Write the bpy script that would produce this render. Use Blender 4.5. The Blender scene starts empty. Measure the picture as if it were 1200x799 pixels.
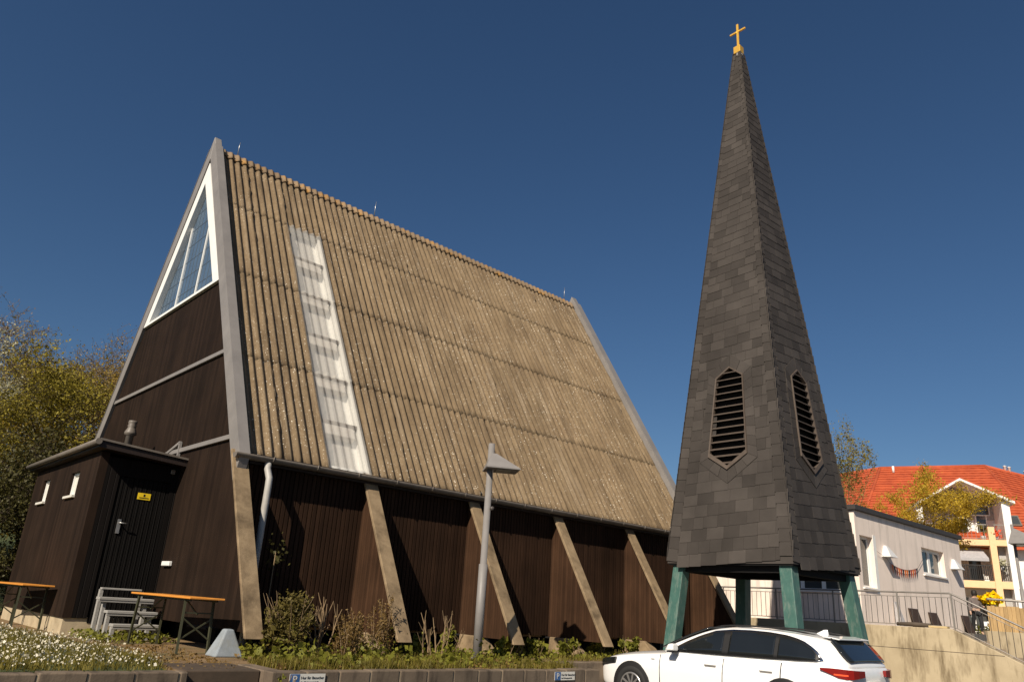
import bpy, bmesh, math, random
import numpy as np
from math import radians as RAD, sin, cos, pi, hypot
from mathutils import Vector, Matrix

random.seed(7); RNG = np.random.default_rng(7)
scene = bpy.context.scene
COL = scene.collection

# ------------------------------------------------------------------ helpers
def link(o, parent=None):
    COL.objects.link(o)
    if parent is not None:
        o.parent = parent
    return o

def tag(o, label=None, cat=None, group=None, kind=None):
    if label: o['label'] = label
    if cat: o['category'] = cat
    if group: o['group'] = group
    if kind: o['kind'] = kind
    return o

def thing(name, label, cat, loc=(0, 0, 0), rz=0.0, group=None):
    o = bpy.data.objects.new(name, None)
    o.empty_display_size = 0.2
    o.location = loc; o.rotation_euler = (0, 0, rz)
    link(o)
    return tag(o, label, cat, group)

def copy_tree(o, parent=None):
    c = o.copy(); COL.objects.link(c)
    if parent is not None: c.parent = parent
    for ch in [x for x in bpy.data.objects if x.parent is o]:
        copy_tree(ch, c)
    return c

class MB:
    def __init__(s):
        s.v = []; s.f = []; s.sm = []
    def add(s, verts, faces, smooth=False):
        b = len(s.v)
        s.v.extend([tuple(p) for p in verts])
        s.f.extend([tuple(i + b for i in f) for f in faces])
        s.sm.extend([smooth] * len(faces))
        return s
    def hexa(s, p):   # 8 points: bottom 4, top 4
        return s.add(p, [(0, 3, 2, 1), (4, 5, 6, 7), (0, 1, 5, 4), (1, 2, 6, 5), (2, 3, 7, 6), (3, 0, 4, 7)])
    def box(s, x0, x1, y0, y1, z0, z1):
        return s.hexa([(x0, y0, z0), (x1, y0, z0), (x1, y1, z0), (x0, y1, z0), (x0, y0, z1), (x1, y0, z1), (x1, y1, z1), (x0, y1, z1)])
    def obox(s, c, ax, ay, az):   # centre + three half-axis vectors
        c = Vector(c); ax = Vector(ax); ay = Vector(ay); az = Vector(az)
        return s.hexa([c - ax - ay - az, c + ax - ay - az, c + ax + ay - az, c - ax + ay - az, c - ax - ay + az, c + ax - ay + az, c + ax + ay + az, c - ax + ay + az])
    def bar(s, a, b, w, h, up=(0, 0, 1)):
        a = Vector(a); b = Vector(b); d = (b - a)
        u = Vector(up); r = d.cross(u)
        if r.length < 1e-6: r = d.cross(Vector((1, 0, 0)))
        r.normalize(); u = r.cross(d).normalized()
        return s.obox((a + b) / 2, d / 2, r * (w / 2), u * (h / 2))
    def tube(s, pts, rad, n=8, cap=True, smooth=True):
        pts = [Vector(p) for p in pts]
        if not hasattr(rad, '__len__'): rad = [rad] * len(pts)
        base = len(s.v); prev = None
        for i, p in enumerate(pts):
            d = (pts[min(i + 1, len(pts) - 1)] - pts[max(i - 1, 0)])
            if d.length < 1e-9: d = Vector((0, 0, 1))
            d.normalize()
            if prev is None:
                a = Vector((0, 0, 1)) if abs(d.z) < .9 else Vector((1, 0, 0))
                r = d.cross(a).normalized()
            else:
                r = (prev - d * prev.dot(d)).normalized()
            prev = r; q = d.cross(r)
            for k in range(n):
                t = 2 * pi * k / n
                s.v.append(tuple(p + (r * cos(t) + q * sin(t)) * rad[i]))
        for i in range(len(pts) - 1):
            for k in range(n):
                a = base + i * n + k; b = base + i * n + (k + 1) % n
                s.f.append((a, b, b + n, a + n)); s.sm.append(smooth)
        if cap:
            s.f.append(tuple(base + k for k in range(n))[::-1]); s.sm.append(False)
            e = base + (len(pts) - 1) * n
            s.f.append(tuple(e + k for k in range(n))); s.sm.append(False)
        return s
    def lathe(s, c, prof, n=16, axis=(0, 0, 1)):
        ax = Vector(axis).normalized()
        pts = [Vector(c) + ax * z for r, z in prof]
        return s.tube_rings(pts, [r for r, z in prof], ax, n)
    def tube_rings(s, pts, rad, ax, n):
        a = Vector((1, 0, 0)) if abs(ax.x) < .9 else Vector((0, 1, 0))
        r = ax.cross(a).normalized(); q = ax.cross(r); base = len(s.v)
        for p, R_ in zip(pts, rad):
            for k in range(n):
                t = 2 * pi * k / n
                s.v.append(tuple(p + (r * cos(t) + q * sin(t)) * max(R_, 1e-4)))
        for i in range(len(pts) - 1):
            for k in range(n):
                a_ = base + i * n + k; b = base + i * n + (k + 1) % n
                s.f.append((a_, b, b + n, a_ + n)); s.sm.append(True)
        return s
    def prism(s, poly, vec, smooth=False):
        n = len(poly); vec = Vector(vec)
        P = [Vector(p) for p in poly]
        return s.add(P + [p + vec for p in P], [tuple(range(n))[::-1], tuple(range(n, 2 * n))] + [(i, (i + 1) % n, n + (i + 1) % n, n + i) for i in range(n)], smooth)
    def build(s, name, mat, parent=None, bevel=0.0, fix=True, seg=1):
        me = bpy.data.meshes.new(name)
        me.from_pydata(s.v, [], s.f)
        me.polygons.foreach_set('use_smooth', s.sm)
        if fix:
            bm = bmesh.new(); bm.from_mesh(me)
            bmesh.ops.recalc_face_normals(bm, faces=bm.faces)
            bm.to_mesh(me); bm.free()
        me.materials.append(mat)
        o = bpy.data.objects.new(name, me)
        link(o, parent)
        if bevel:
            m = o.modifiers.new('bevel', 'BEVEL'); m.width = bevel; m.segments = seg; m.limit_method = 'ANGLE'; m.angle_limit = RAD(40)
        return o

# ------------------------------------------------------------------ materials
def newmat(name):
    m = bpy.data.materials.new(name); m.use_nodes = True
    nt = m.node_tree; b = nt.nodes['Principled BSDF']
    return m, nt, b

def N(nt, t, **kw):
    n = nt.nodes.new(t)
    for k, v in kw.items(): setattr(n, k, v)
    return n

def math_(nt, op, a, b=None, clamp=False):
    n = N(nt, 'ShaderNodeMath', operation=op, use_clamp=clamp)
    for i, x in enumerate((a, b)):
        if x is None: continue
        if isinstance(x, (int, float)): n.inputs[i].default_value = x
        else: nt.links.new(x, n.inputs[i])
    return n.outputs[0]

def mixc(nt, f, a, b, blend='MIX'):
    n = N(nt, 'ShaderNodeMix', data_type='RGBA', blend_type=blend)
    for i, x in ((0, f), (6, a), (7, b)):
        if isinstance(x, (int, float)): n.inputs[i].default_value = x
        elif isinstance(x, (tuple, list)): n.inputs[i].default_value = (*x[:3], 1)
        else: nt.links.new(x, n.inputs[i])
    return n.outputs[2]

def ramp(nt, x, lo, hi):
    n = N(nt, 'ShaderNodeMapRange'); n.inputs[1].default_value = lo; n.inputs[2].default_value = hi
    nt.links.new(x, n.inputs[0]); return n.outputs[0]

def noise(nt, co, scale, detail=4, rough=.55, stretch=None):
    n = N(nt, 'ShaderNodeTexNoise'); n.inputs['Scale'].default_value = scale
    n.inputs['Detail'].default_value = detail; n.inputs['Roughness'].default_value = rough
    if stretch:
        mp = N(nt, 'ShaderNodeMapping'); mp.inputs['Scale'].default_value = stretch
        nt.links.new(co, mp.inputs['Vector']); co = mp.outputs[0]
    nt.links.new(co, n.inputs['Vector'])
    return n.outputs['Fac']

def coords(nt, which='Object'):
    return N(nt, 'ShaderNodeTexCoord').outputs[which]

def bump(nt, b, h, strength=.3, dist=.01):
    n = N(nt, 'ShaderNodeBump'); n.inputs['Strength'].default_value = strength; n.inputs['Distance'].default_value = dist
    nt.links.new(h, n.inputs['Height']); nt.links.new(n.outputs[0], b.inputs['Normal'])

def surf(name, c1, c2=None, rough=.7, scale=6, metal=0, island=0.0, stretch=None, bstr=.25, bdist=.006, spec=.4, fine=60, stain=None, stain_scale=1.5, stain_amt=.6, stain_stretch=None, lo=.3, hi=.7):
    m, nt, b = newmat(name)
    c2 = c2 or tuple(x * .75 for x in c1)
    co = coords(nt)
    n1 = noise(nt, co, scale, 6, .6, stretch)
    col = mixc(nt, ramp(nt, n1, lo, hi), c2, c1)
    if stain:
        s = noise(nt, co, stain_scale, 5, .65, stain_stretch)
        col = mixc(nt, math_(nt, 'MULTIPLY', ramp(nt, s, .5, .68), stain_amt, True), col, stain)
    if island:
        g = N(nt, 'ShaderNodeNewGeometry').outputs['Random Per Island']
        f = math_(nt, 'ADD', math_(nt, 'MULTIPLY', g, 2 * island), 1 - island)
        col = mixc(nt, 1.0, col, N_comb(nt, f), 'MULTIPLY')
    nt.links.new(col, b.inputs['Base Color'])
    b.inputs['Roughness'].default_value = rough; b.inputs['Metallic'].default_value = metal
    b.inputs['Specular IOR Level'].default_value = spec
    if bstr:
        bump(nt, b, math_(nt, 'ADD', noise(nt, co, fine, 3, .6, stretch), math_(nt, 'MULTIPLY', n1, .7)), bstr, bdist)
    return m

def N_comb(nt, f):
    n = N(nt, 'ShaderNodeCombineColor')
    for i in range(3): nt.links.new(f, n.inputs[i])
    return n.outputs[0]

def boards_mat(name, c1, c2, axis, pitch, rough=.8, groove=.9, spec=.10):
    """vertical boards, grain along Z, grooves every `pitch` along axis (0=X,1=Y)"""
    m, nt, b = newmat(name)
    co = coords(nt)
    sep = N(nt, 'ShaderNodeSeparateXYZ'); nt.links.new(co, sep.inputs[0])
    p = math_(nt, 'DIVIDE', sep.outputs[axis], pitch)
    fr = math_(nt, 'FRACT', p); idx = math_(nt, 'FLOOR', p)
    wn = N(nt, 'ShaderNodeTexWhiteNoise', noise_dimensions='1D'); nt.links.new(idx, wn.inputs['W'])
    g = noise(nt, co, 8, 6, .65, (6, 6, .35))
    g2 = noise(nt, co, 1.2, 3, .5)
    col = mixc(nt, ramp(nt, g, .3, .75), c2, c1)
    f = math_(nt, 'ADD', math_(nt, 'MULTIPLY', wn.outputs[0], .42), .70)
    f = math_(nt, 'MULTIPLY', f, math_(nt, 'ADD', math_(nt, 'MULTIPLY', g2, 1.0), .42))
    col = mixc(nt, 1.0, col, N_comb(nt, f), 'MULTIPLY')
    nt.links.new(col, b.inputs['Base Color'])
    edge = math_(nt, 'MINIMUM', fr, math_(nt, 'SUBTRACT', 1.0, fr))
    h = ramp(nt, edge, 0.0, .09)
    h = math_(nt, 'ADD', math_(nt, 'MULTIPLY', h, groove), math_(nt, 'MULTIPLY', g, .25))
    bump(nt, b, h, .8, .012)
    b.inputs['Roughness'].default_value = rough; b.inputs['Specular IOR Level'].default_value = spec
    return m

def glassy(name, col, rough=.05, metal=0.0, spec=.6):
    m, nt, b = newmat(name)
    co = coords(nt)
    n1 = noise(nt, co, 1.5, 3)
    nt.links.new(mixc(nt, n1, tuple(x * .7 for x in col), tuple(x * 1.2 for x in col)), b.inputs['Base Color'])
    b.inputs['Roughness'].default_value = rough; b.inputs['Metallic'].default_value = metal
    b.inputs['Specular IOR Level'].default_value = spec
    bump(nt, b, noise(nt, co, .9, 2), .04, .05)
    return m

def leafmat(name, c1, c2, trans=.35, rough=.6):
    m, nt, b = newmat(name)
    g = N(nt, 'ShaderNodeNewGeometry').outputs['Random Per Island']
    co = coords(nt)
    n1 = noise(nt, co, 1.1, 3)
    f = math_(nt, 'ADD', math_(nt, 'MULTIPLY', g, .7), math_(nt, 'MULTIPLY', ramp(nt, n1, .35, .65), .4), True)
    col = mixc(nt, f, c2, c1)
    nt.links.new(col, b.inputs['Base Color']); b.inputs['Roughness'].default_value = rough
    b.inputs['Specular IOR Level'].default_value = .25
    t = N(nt, 'ShaderNodeBsdfTranslucent'); nt.links.new(col, t.inputs['Color'])
    mx = N(nt, 'ShaderNodeMixShader'); mx.inputs[0].default_value = trans
    nt.links.new(b.outputs[0], mx.inputs[1]); nt.links.new(t.outputs[0], mx.inputs[2])
    nt.links.new(mx.outputs[0], nt.nodes['Material Output'].inputs['Surface'])
    return m

M = {}
M['gable'] = boards_mat('brown_gable_boards', (.027, .0153, .0097), (.0163, .0098, .0065), 1, .105, groove=.45)
M['ribbed'] = boards_mat('brown_ribbed_boards', (.043, .0215, .012), (.026, .0135, .008), 0, .083, groove=.2)
M['panel'] = boards_mat('brown_infill_boards', (.066, .033, .0175), (.044, .022, .012), 1, .07, groove=.6)
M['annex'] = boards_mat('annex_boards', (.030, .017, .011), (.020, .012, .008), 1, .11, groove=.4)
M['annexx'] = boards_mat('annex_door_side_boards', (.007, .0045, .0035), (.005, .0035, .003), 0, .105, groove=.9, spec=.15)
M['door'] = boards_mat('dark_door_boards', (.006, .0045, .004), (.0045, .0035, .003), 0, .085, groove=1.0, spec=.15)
M['fascia'] = surf('dark_brown_fascia', (.020, .011, .008), rough=.6, stretch=(4, 4, 1))
M['conc'] = surf('weathered_concrete', (.285, .205, .12), (.18, .125, .07), rough=.9, scale=5, stain=(.075, .05, .026), stain_scale=1.7, stain_amt=.8, bstr=.4, fine=45)
M['cream'] = surf('cream_plinth', (.50, .40, .26), (.36, .29, .19), rough=.85, stain=(.2, .15, .09), stain_scale=3)
M['bluebl'] = surf('pale_blue_painted_concrete', (.27, .30, .33), (.19, .215, .235), rough=.8, stain=(.2, .2, .18), stain_scale=4)
M['zinc'] = surf('grey_zinc_sheet', (.235, .215, .20), (.18, .165, .155), rough=.5, scale=2, spec=.4, bstr=.05)
M['zincdark'] = surf('dull_grey_metal', (.17, .145, .12), (.12, .10, .083), rough=.5, bstr=.1)
M['pipe'] = surf('pale_grey_downpipe', (.42, .40, .37), (.33, .31, .28), rough=.5, bstr=.05)
M['white'] = surf('white_paint', (.80, .79, .76), (.72, .71, .68), rough=.45, bstr=.05)
M['glass'] = glassy('window_glass', (.055, .06, .06), .06, spec=.6)
M['leadglass'] = glassy('leaded_glass', (.085, .13, .19), .10, spec=.9)
M['blind'] = surf('pale_grey_blind', (.50, .48, .45), (.40, .38, .36), rough=.9, scale=2, stretch=(14, .4, .4), bstr=0)
M['purlin'] = surf('pale_timber_purlin', (.56, .52, .47), (.44, .40, .36), rough=.85, scale=3, bstr=.1)
M['dark'] = surf('shade_black', (.006, .005, .005), rough=.9, bstr=0)  # near-black colour standing for shade in openings and under parts
M['lead'] = surf('window_lead', (.09, .12, .16), rough=.6, bstr=0)
M['green'] = surf('teal_green_paint', (.058, .135, .112), (.042, .10, .085), rough=.5, stain=(.16, .20, .17), stain_scale=7, stain_amt=.7, stain_stretch=(1.5, 1.5, .5), bstr=.25)
M['gold'] = surf('gilt_metal', (.95, .56, .10), (.85, .46, .07), rough=.38, metal=.55, bstr=.03)
M['louvre'] = surf('grey_brown_louvre_wood', (.10, .075, .058), (.07, .052, .040), rough=.7, stretch=(1, 1, 1))
M['stucco'] = surf('pale_pink_render', (.85, .725, .635), (.76, .645, .56), rough=.9, scale=1.2, fine=180, bstr=.2, bdist=.003, stain=(.42, .36, .31), stain_scale=1.6, stain_amt=.5, stain_stretch=(2.2, 2.2, .22))
M['roofedge'] = surf('dark_roof_edge', (.05, .043, .04), rough=.6)
M['sconc'] = surf('stained_wall_concrete', (.50, .405, .265), (.36, .285, .18), rough=.9, scale=1.2, stain=(.105, .07, .032), stain_scale=1.4, stain_amt=.85, stain_stretch=(1, 1.7, .38), bstr=.35, fine=40)
M['rail'] = surf('galvanised_rail', (.30, .27, .24), rough=.45, metal=.3, bstr=.05)
M['raildark'] = surf('dark_rail_bars', (.07, .058, .052), rough=.5, bstr=0)
M['lamp'] = surf('grey_lamp_paint', (.22, .205, .195), (.19, .175, .165), rough=.5, bstr=.05)
M['lampglass'] = surf('lamp_diffuser', (.35, .33, .28), rough=.4, bstr=0)
M['walllamp'] = surf('white_lamp_shade', (.68, .67, .66), rough=.45, bstr=.03)
M['orange'] = surf('orange_varnished_wood', (.72, .30, .055), (.60, .23, .035), rough=.4, stretch=(8, 1, 8), scale=3, bstr=.1)
M['tleg'] = surf('olive_green_steel_legs', (.05, .05, .026), rough=.5, bstr=.05)
M['greywood'] = surf('weathered_grey_wood', (.34, .325, .30), (.25, .235, .215), rough=.8, stretch=(1, 8, 8))
M['steel'] = surf('brushed_steel', (.55, .54, .52), rough=.35, metal=.8, bstr=0)
M['yellow'] = surf('yellow_plastic', (.85, .60, .02), rough=.5, bstr=0)
M['black'] = surf('black_print', (.012, .012, .014), rough=.6, bstr=0)
M['signblue'] = surf('blue_sign_print', (.045, .12, .30), rough=.5, bstr=0)
M['signwhite'] = surf('white_sign_plate', (.66, .63, .57), (.6, .57, .5), rough=.5, bstr=.03)
M['dirt'] = surf('brown_earth', (.24, .155, .075), (.14, .085, .04), rough=.95, scale=3, fine=35, bstr=.6, bdist=.02, stain=(.07, .08, .02), stain_scale=2.2, stain_amt=.6)
M['lawn'] = surf('lawn_soil', (.06, .075, .02), (.04, .05, .014), rough=.95, scale=5, fine=30, bstr=.6, bdist=.03)
M['asphalt'] = surf('asphalt', (.055, .054, .053), (.042, .041, .04), rough=.9, scale=4, fine=160, bstr=.4)
M['pave'] = surf('terrace_paving', (.30, .26, .21), (.22, .19, .15), rough=.9, fine=60)
M['block'] = surf('weathered_wall_block', (.17, .128, .088), (.11, .08, .055), rough=.9, scale=2.5, island=.2, stain=(.035, .025, .017), stain_scale=2.6, stain_amt=.85, stain_stretch=(2.2, 1, .55), bstr=.45, fine=40)
M['step'] = surf('worn_brown_step', (.085, .058, .038), (.05, .034, .022), rough=.9, stain=(.04, .03, .02), stain_scale=4)
M['bark'] = surf('tree_bark', (.085, .062, .042), (.05, .036, .024), rough=.9, stretch=(1, 1, .3), fine=25, bstr=.6, bdist=.02)
M['barkr'] = surf('pinkish_twig_bark', (.15, .105, .06), (.10, .07, .04), rough=.9, bstr=.2)
M['twig'] = surf('dry_twig_bark', (.24, .165, .09), (.16, .105, .055), rough=.9, bstr=.2)
M['lf_olive'] = leafmat('olive_spring_leaves', (.42, .34, .042), (.11, .09, .015))
M['lf_gold'] = leafmat('golden_spring_leaves', (.50, .33, .03), (.17, .12, .015), .4)
M['lf_dark'] = leafmat('dark_leaves', (.085, .075, .018), (.03, .028, .008), .2)
M['lf_bud'] = leafmat('brownish_buds', (.36, .24, .075), (.16, .105, .035), .3)
M['lf_white'] = leafmat('white_blossom', (.62, .60, .46), (.30, .28, .13), .4)
M['lf_yel'] = leafmat('yellow_green_spring_leaves', (.72, .50, .05), (.36, .25, .03), .5)
M['lf_gre'] = leafmat('light_green_spring_leaves', (.30, .25, .055), (.14, .12, .025), .4)
M['lf_shrub'] = leafmat('shrub_leaves', (.17, .135, .03), (.06, .045, .014), .3)
M['lf_dry'] = leafmat('dry_brown_plant', (.26, .165, .055), (.12, .072, .022), .3)
M['lf_herb'] = leafmat('fresh_herb_leaves', (.25, .24, .03), (.09, .095, .014), .35)
M['grass'] = leafmat('grass_blades', (.22, .175, .030), (.085, .075, .013), .3)
M['daisy'] = leafmat('daisy_petals', (.80, .74, .60), (.55, .48, .32), .2)
M['cararch'] = surf('car_black_plastic', (.014, .013, .013), rough=.55, bstr=0)
M['tyre'] = surf('tyre_rubber', (.02, .019, .018), rough=.8, bstr=.2)
M['alloy'] = surf('alloy_rim', (.45, .43, .41), rough=.3, metal=.7, bstr=0)
M['chrome'] = surf('chrome_trim', (.62, .62, .63), rough=.15, metal=1.0, bstr=0)
M['carglass'] = glassy('dark_car_glass', (.012, .014, .015), .03, spec=.7)
M['red'] = glassy('red_lamp_glass', (.20, .008, .006), .12)
M['redorange'] = glassy('bright_red_reflector', (.9, .10, .03), .25)
M['peach'] = surf('peach_paint', (.80, .52, .29), (.74, .47, .26), rough=.8, bstr=.05)
M['hwhite'] = surf('white_render', (.78, .75, .72), (.73, .70, .66), rough=.85, bstr=.05)
M['hgrey'] = surf('pale_grey_render', (.45, .43, .41), rough=.85, bstr=.05)
M['bars'] = surf('dark_balcony_bars', (.03, .027, .026), rough=.5, bstr=0)
M['awning'] = surf('grey_awning_fabric', (.40, .38, .38), (.32, .30, .30), rough=.8, bstr=.05)
M['tanwood'] = surf('tan_fence_boards', (.50, .33, .15), (.36, .23, .10), rough=.8, island=.18, stretch=(3, 3, .5))
M['skin'] = surf('skin', (.48, .30, .21), rough=.5, bstr=0)
M['hair'] = surf('dark_hair', (.02, .014, .01), rough=.6)
M['coat'] = surf('grey_brown_coat', (.16, .13, .12), rough=.85)
M['trouser'] = surf('black_trousers', (.02, .02, .022), rough=.85)
M['petal'] = leafmat('yellow_petals', (.95, .68, .0), (.80, .50, .0), .2)
M['browncrate'] = surf('dark_brown_board', (.05, .028, .018), (.035, .02, .013), rough=.7)
M['log'] = surf('rough_dark_wood', (.10, .075, .055), rough=.9, bstr=.5)
M['paleplank'] = surf('pale_sawn_wood', (.62, .47, .24), rough=.8)
M['stonebeige'] = surf('beige_stone', (.52, .40, .27), rough=.9)

def carpaint():
    m, nt, b = newmat('white_car_paint')
    n1 = noise(nt, coords(nt), 2.0, 2)
    nt.links.new(mixc(nt, n1, (.80, .79, .77), (.83, .82, .80)), b.inputs['Base Color'])
    b.inputs['Roughness'].default_value = .3; b.inputs['Coat Weight'].default_value = .8; b.inputs['Coat Roughness'].default_value = .04
    return m
M['car'] = carpaint()

def roofmat():
    m, nt, b = newmat('lichen_fibre_cement')
    co = coords(nt)
    g = N(nt, 'ShaderNodeNewGeometry').outputs['Random Per Island']
    n1 = noise(nt, co, 1.1, 6, .65)
    n2 = noise(nt, co, 14, 5, .7)
    col = mixc(nt, ramp(nt, n1, .3, .7), (.150, .104, .060), (.228, .165, .098))
    col = mixc(nt, math_(nt, 'MULTIPLY', ramp(nt, n2, .45, .75), .55), col, (.10, .068, .04))
    f = math_(nt, 'ADD', math_(nt, 'MULTIPLY', g, .16), .92)
    col = mixc(nt, 1.0, col, N_comb(nt, f), 'MULTIPLY')
    st_ = noise(nt, co, 1.0, 5, .7, (9, .55, .55))
    col = mixc(nt, math_(nt, 'MULTIPLY', ramp(nt, st_, .47, .70), .75), col, (.07, .048, .028))
    st2 = noise(nt, co, 1.0, 5, .7, (7, .4, .4)); col = mixc(nt, math_(nt, 'MULTIPLY', ramp(nt, st2, .55, .75), .45), col, (.34, .27, .19))
    # small pale lichen spots
    for sc, th, amt in ((15, .15, 1.0), (34, .20, .5), (7, .06, 1.0)):
        v = N(nt, 'ShaderNodeTexVoronoi', feature='F1'); v.inputs['Scale'].default_value = sc
        nt.links.new(co, v.inputs['Vector'])
        sepc = N(nt, 'ShaderNodeSeparateColor'); nt.links.new(v.outputs['Color'], sepc.inputs[0])
        spot = math_(nt, 'LESS_THAN', v.outputs['Distance'], th)
        pick = math_(nt, 'GREATER_THAN', sepc.outputs[0], .40)
        dens = ramp(nt, noise(nt, co, .75, 4), .36, .62)
        col = mixc(nt, math_(nt, 'MULTIPLY', math_(nt, 'MULTIPLY', math_(nt, 'MULTIPLY', spot, pick), dens), amt, True), col, (.75, .68, .56))
    nt.links.new(col, b.inputs['Base Color'])
    b.inputs['Roughness'].default_value = .92; b.inputs['Specular IOR Level'].default_value = .2
    bump(nt, b, math_(nt, 'ADD', n2, noise(nt, co, 70, 3)), .5, .008)
    return m
M['roof'] = roofmat()
M['ridge'] = surf('orange_lichen_ridge', (.34, .17, .035), (.20, .14, .085), rough=.92, scale=3.2, island=.2, bstr=.4, lo=.53, hi=.70)
M['slate'] = surf('grey_slate', (.064, .055, .049), (.043, .037, .033), rough=.62, scale=1.1, island=.24, bstr=.35, fine=50, spec=.10)
M['tile'] = None
def tilemat():
    m, nt, b = newmat('red_roof_tiles')
    co = coords(nt, 'Object')
    sep = N(nt, 'ShaderNodeSeparateXYZ'); nt.links.new(co, sep.inputs[0])
    n1 = noise(nt, co, 1.5, 5, .6)
    col = mixc(nt, ramp(nt, n1, .3, .7), (.32, .052, .016), (.46, .088, .026))
    nt.links.new(col, b.inputs['Base Color']); b.inputs['Roughness'].default_value = .75
    return m
M['tile'] = tilemat()
def plastic():
    m, nt, b = newmat('translucent_corrugated_plastic')
    co = coords(nt)
    n1 = noise(nt, co, 3, 5, .6, (1, 3, 3))
    nt.links.new(mixc(nt, n1, (.62, .58, .52), (.82, .80, .76)), b.inputs['Base Color'])
    b.inputs['Roughness'].default_value = .25
    t = N(nt, 'ShaderNodeBsdfTransparent'); t.inputs[0].default_value = (.95, .94, .92, 1)
    mx = N(nt, 'ShaderNodeMixShader')
    nt.links.new(math_(nt, 'ADD', math_(nt, 'MULTIPLY', n1, .25), .50), mx.inputs[0])
    tl = N(nt, 'ShaderNodeBsdfTranslucent'); tl.inputs[0].default_value = (.8, .78, .74, 1); m2 = N(nt, 'ShaderNodeMixShader'); m2.inputs[0].default_value = .45
    nt.links.new(b.outputs[0], m2.inputs[1]); nt.links.new(tl.outputs[0], m2.inputs[2])
    nt.links.new(m2.outputs[0], mx.inputs[1]); nt.links.new(t.outputs[0], mx.inputs[2])
    nt.links.new(mx.outputs[0], nt.nodes['Material Output'].inputs['Surface'])
    return m
M['plastic'] = plastic()

# ------------------------------------------------------------------ camera, sun, sky
CAM = Vector((-4.912, -16.802, 1.5))
yaw, pitch, roll = 0.84414, 0.33852, 0.064844
Fv = Vector((cos(yaw) * cos(pitch), sin(yaw) * cos(pitch), sin(pitch)))
r0 = Vector((sin(yaw), -cos(yaw), 0)); u0 = r0.cross(Fv)
Rv = r0 * cos(roll) + u0 * sin(roll); Uv = u0 * cos(roll) - r0 * sin(roll)
FPX = 881.118
cd = bpy.data.cameras.new('camera'); cam = bpy.data.objects.new('camera', cd); link(cam)
cam.matrix_world = Matrix(((Rv.x, Uv.x, -Fv.x, CAM.x), (Rv.y, Uv.y, -Fv.y, CAM.y), (Rv.z, Uv.z, -Fv.z, CAM.z), (0, 0, 0, 1)))
cd.sensor_width = 36; cd.lens = FPX / 1200 * 36; cd.clip_end = 3000; cd.clip_start = .05
scene.camera = cam

SUN = Vector((-2.34, -.96, 1.9)).normalized()
el = math.asin(SUN.z); az = math.atan2(SUN.x, SUN.y)
sd = bpy.data.lights.new('sun', 'SUN'); sd.energy = 5.0; sd.angle = RAD(.5); sd.color = (1.0, .90, .75)
so = bpy.data.objects.new('sun', sd); link(so)
so.rotation_euler = SUN.to_track_quat('Z', 'Y').to_euler(); so.location = (-20, -20, 30)
w = bpy.data.worlds.new('World'); scene.world = w; w.use_nodes = True
wnt = w.node_tree; bg = wnt.nodes['Background']
sky = N(wnt, 'ShaderNodeTexSky', sky_type='NISHITA'); sky.sun_disc = False
sky.sun_elevation = el; sky.sun_rotation = az % (2 * pi)
sky.air_density = 1.0; sky.dust_density = .8; sky.ozone_density = 5.0; sky.altitude = 200
hsv = N(wnt, 'ShaderNodeHueSaturation'); hsv.inputs['Saturation'].default_value = 1.10; wnt.links.new(sky.outputs[0], hsv.inputs['Color']); wnt.links.new(hsv.outputs[0], bg.inputs[0]); bg.inputs[1].default_value = .0505
scene.view_settings.view_transform = 'Standard'; scene.view_settings.look = 'None'
scene.view_settings.gamma = 1; scene.view_settings.exposure = .34; scene.view_settings.use_curve_mapping = False
scene.cycles.max_bounces = 6; scene.cycles.transparent_max_bounces = 12

# ------------------------------------------------------------------ the ground
def sheet(name, poly, z, mat, kind='structure', thick=None):
    mb = MB()
    if thick: mb.prism([(x, y, z - thick) for x, y in poly], (0, 0, thick))
    else: mb.add([(x, y, z) for x, y in poly], [tuple(range(len(poly)))])
    o = mb.build(name, mat); return tag(o, kind=kind)

sheet('ground', [(-600, -600), (600, -600), (600, 600), (-600, 600)], 0, M['asphalt'])
ZT = .62
terr = MB()
terr.prism([(-40, -7.87, -.3), (4.98, -7.87, -.3), (4.98, -6.66, -.3), (13.3, -6.66, -.3), (13.3, 60, -.3), (-40, 60, -.3)], (0, 0, ZT + .3))
tag(terr.build('terrace_ground', M['dirt']), kind='structure')
# ------------------------------------------------------------------ blocks of the low retaining walls
def block_wall(name, label, x0, x1, yf, z1, step, mat, left_end=None, dip=0.0):
    t = thing(name, label, 'wall', (x0, yf, 0))
    mb = MB(); x = x0
    mort = MB(); mort.box(.01, x1 - x0 - .01, .012, .2, 0, z1 - .02)
    while x < x1 - .03:
        xe = min(x + step, x1); j = random.uniform(-.004, .004); zt = z1 + random.uniform(-.008, .006)
        mb.box(x - x0 + .008, xe - x0 - .008, j, .22, -.05, zt)
        x = xe
    mb.build('wall_blocks', mat, t, bevel=.012, seg=2)
    mort.build('mortar', M['cream'], t)
    return t
block_wall('retaining_wall', 'low grey block retaining wall in front of the daisy lawn, left of the steps', -14.45, -1.45, -8.08, .63, .445, M['block'])
block_wall('retaining_wall', 'low brown stained block wall with two parking signs, between the steps and the car', -.58, 5.02, -8.24, .645, .438, M['block'])
# side pieces of the right wall
mb = MB(); mb.box(-.58, -.36, -8.02, -7.3, -.05, .64)
w2 = mb.build('retaining_wall', M['block'], bevel=.012); tag(w2, 'short pale return of the block wall along the right side of the steps', 'wall')
mb = MB(); mb.box(4.80, 5.02, -8.02, -6.66, -.05, .63); mb.box(5.02, 13.3, -6.88, -6.66, -.05, .63)
w3 = mb.build('retaining_wall', M['block'], bevel=.012); tag(w3, 'low concrete edge wall of the terrace behind the white car', 'wall')
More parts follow.
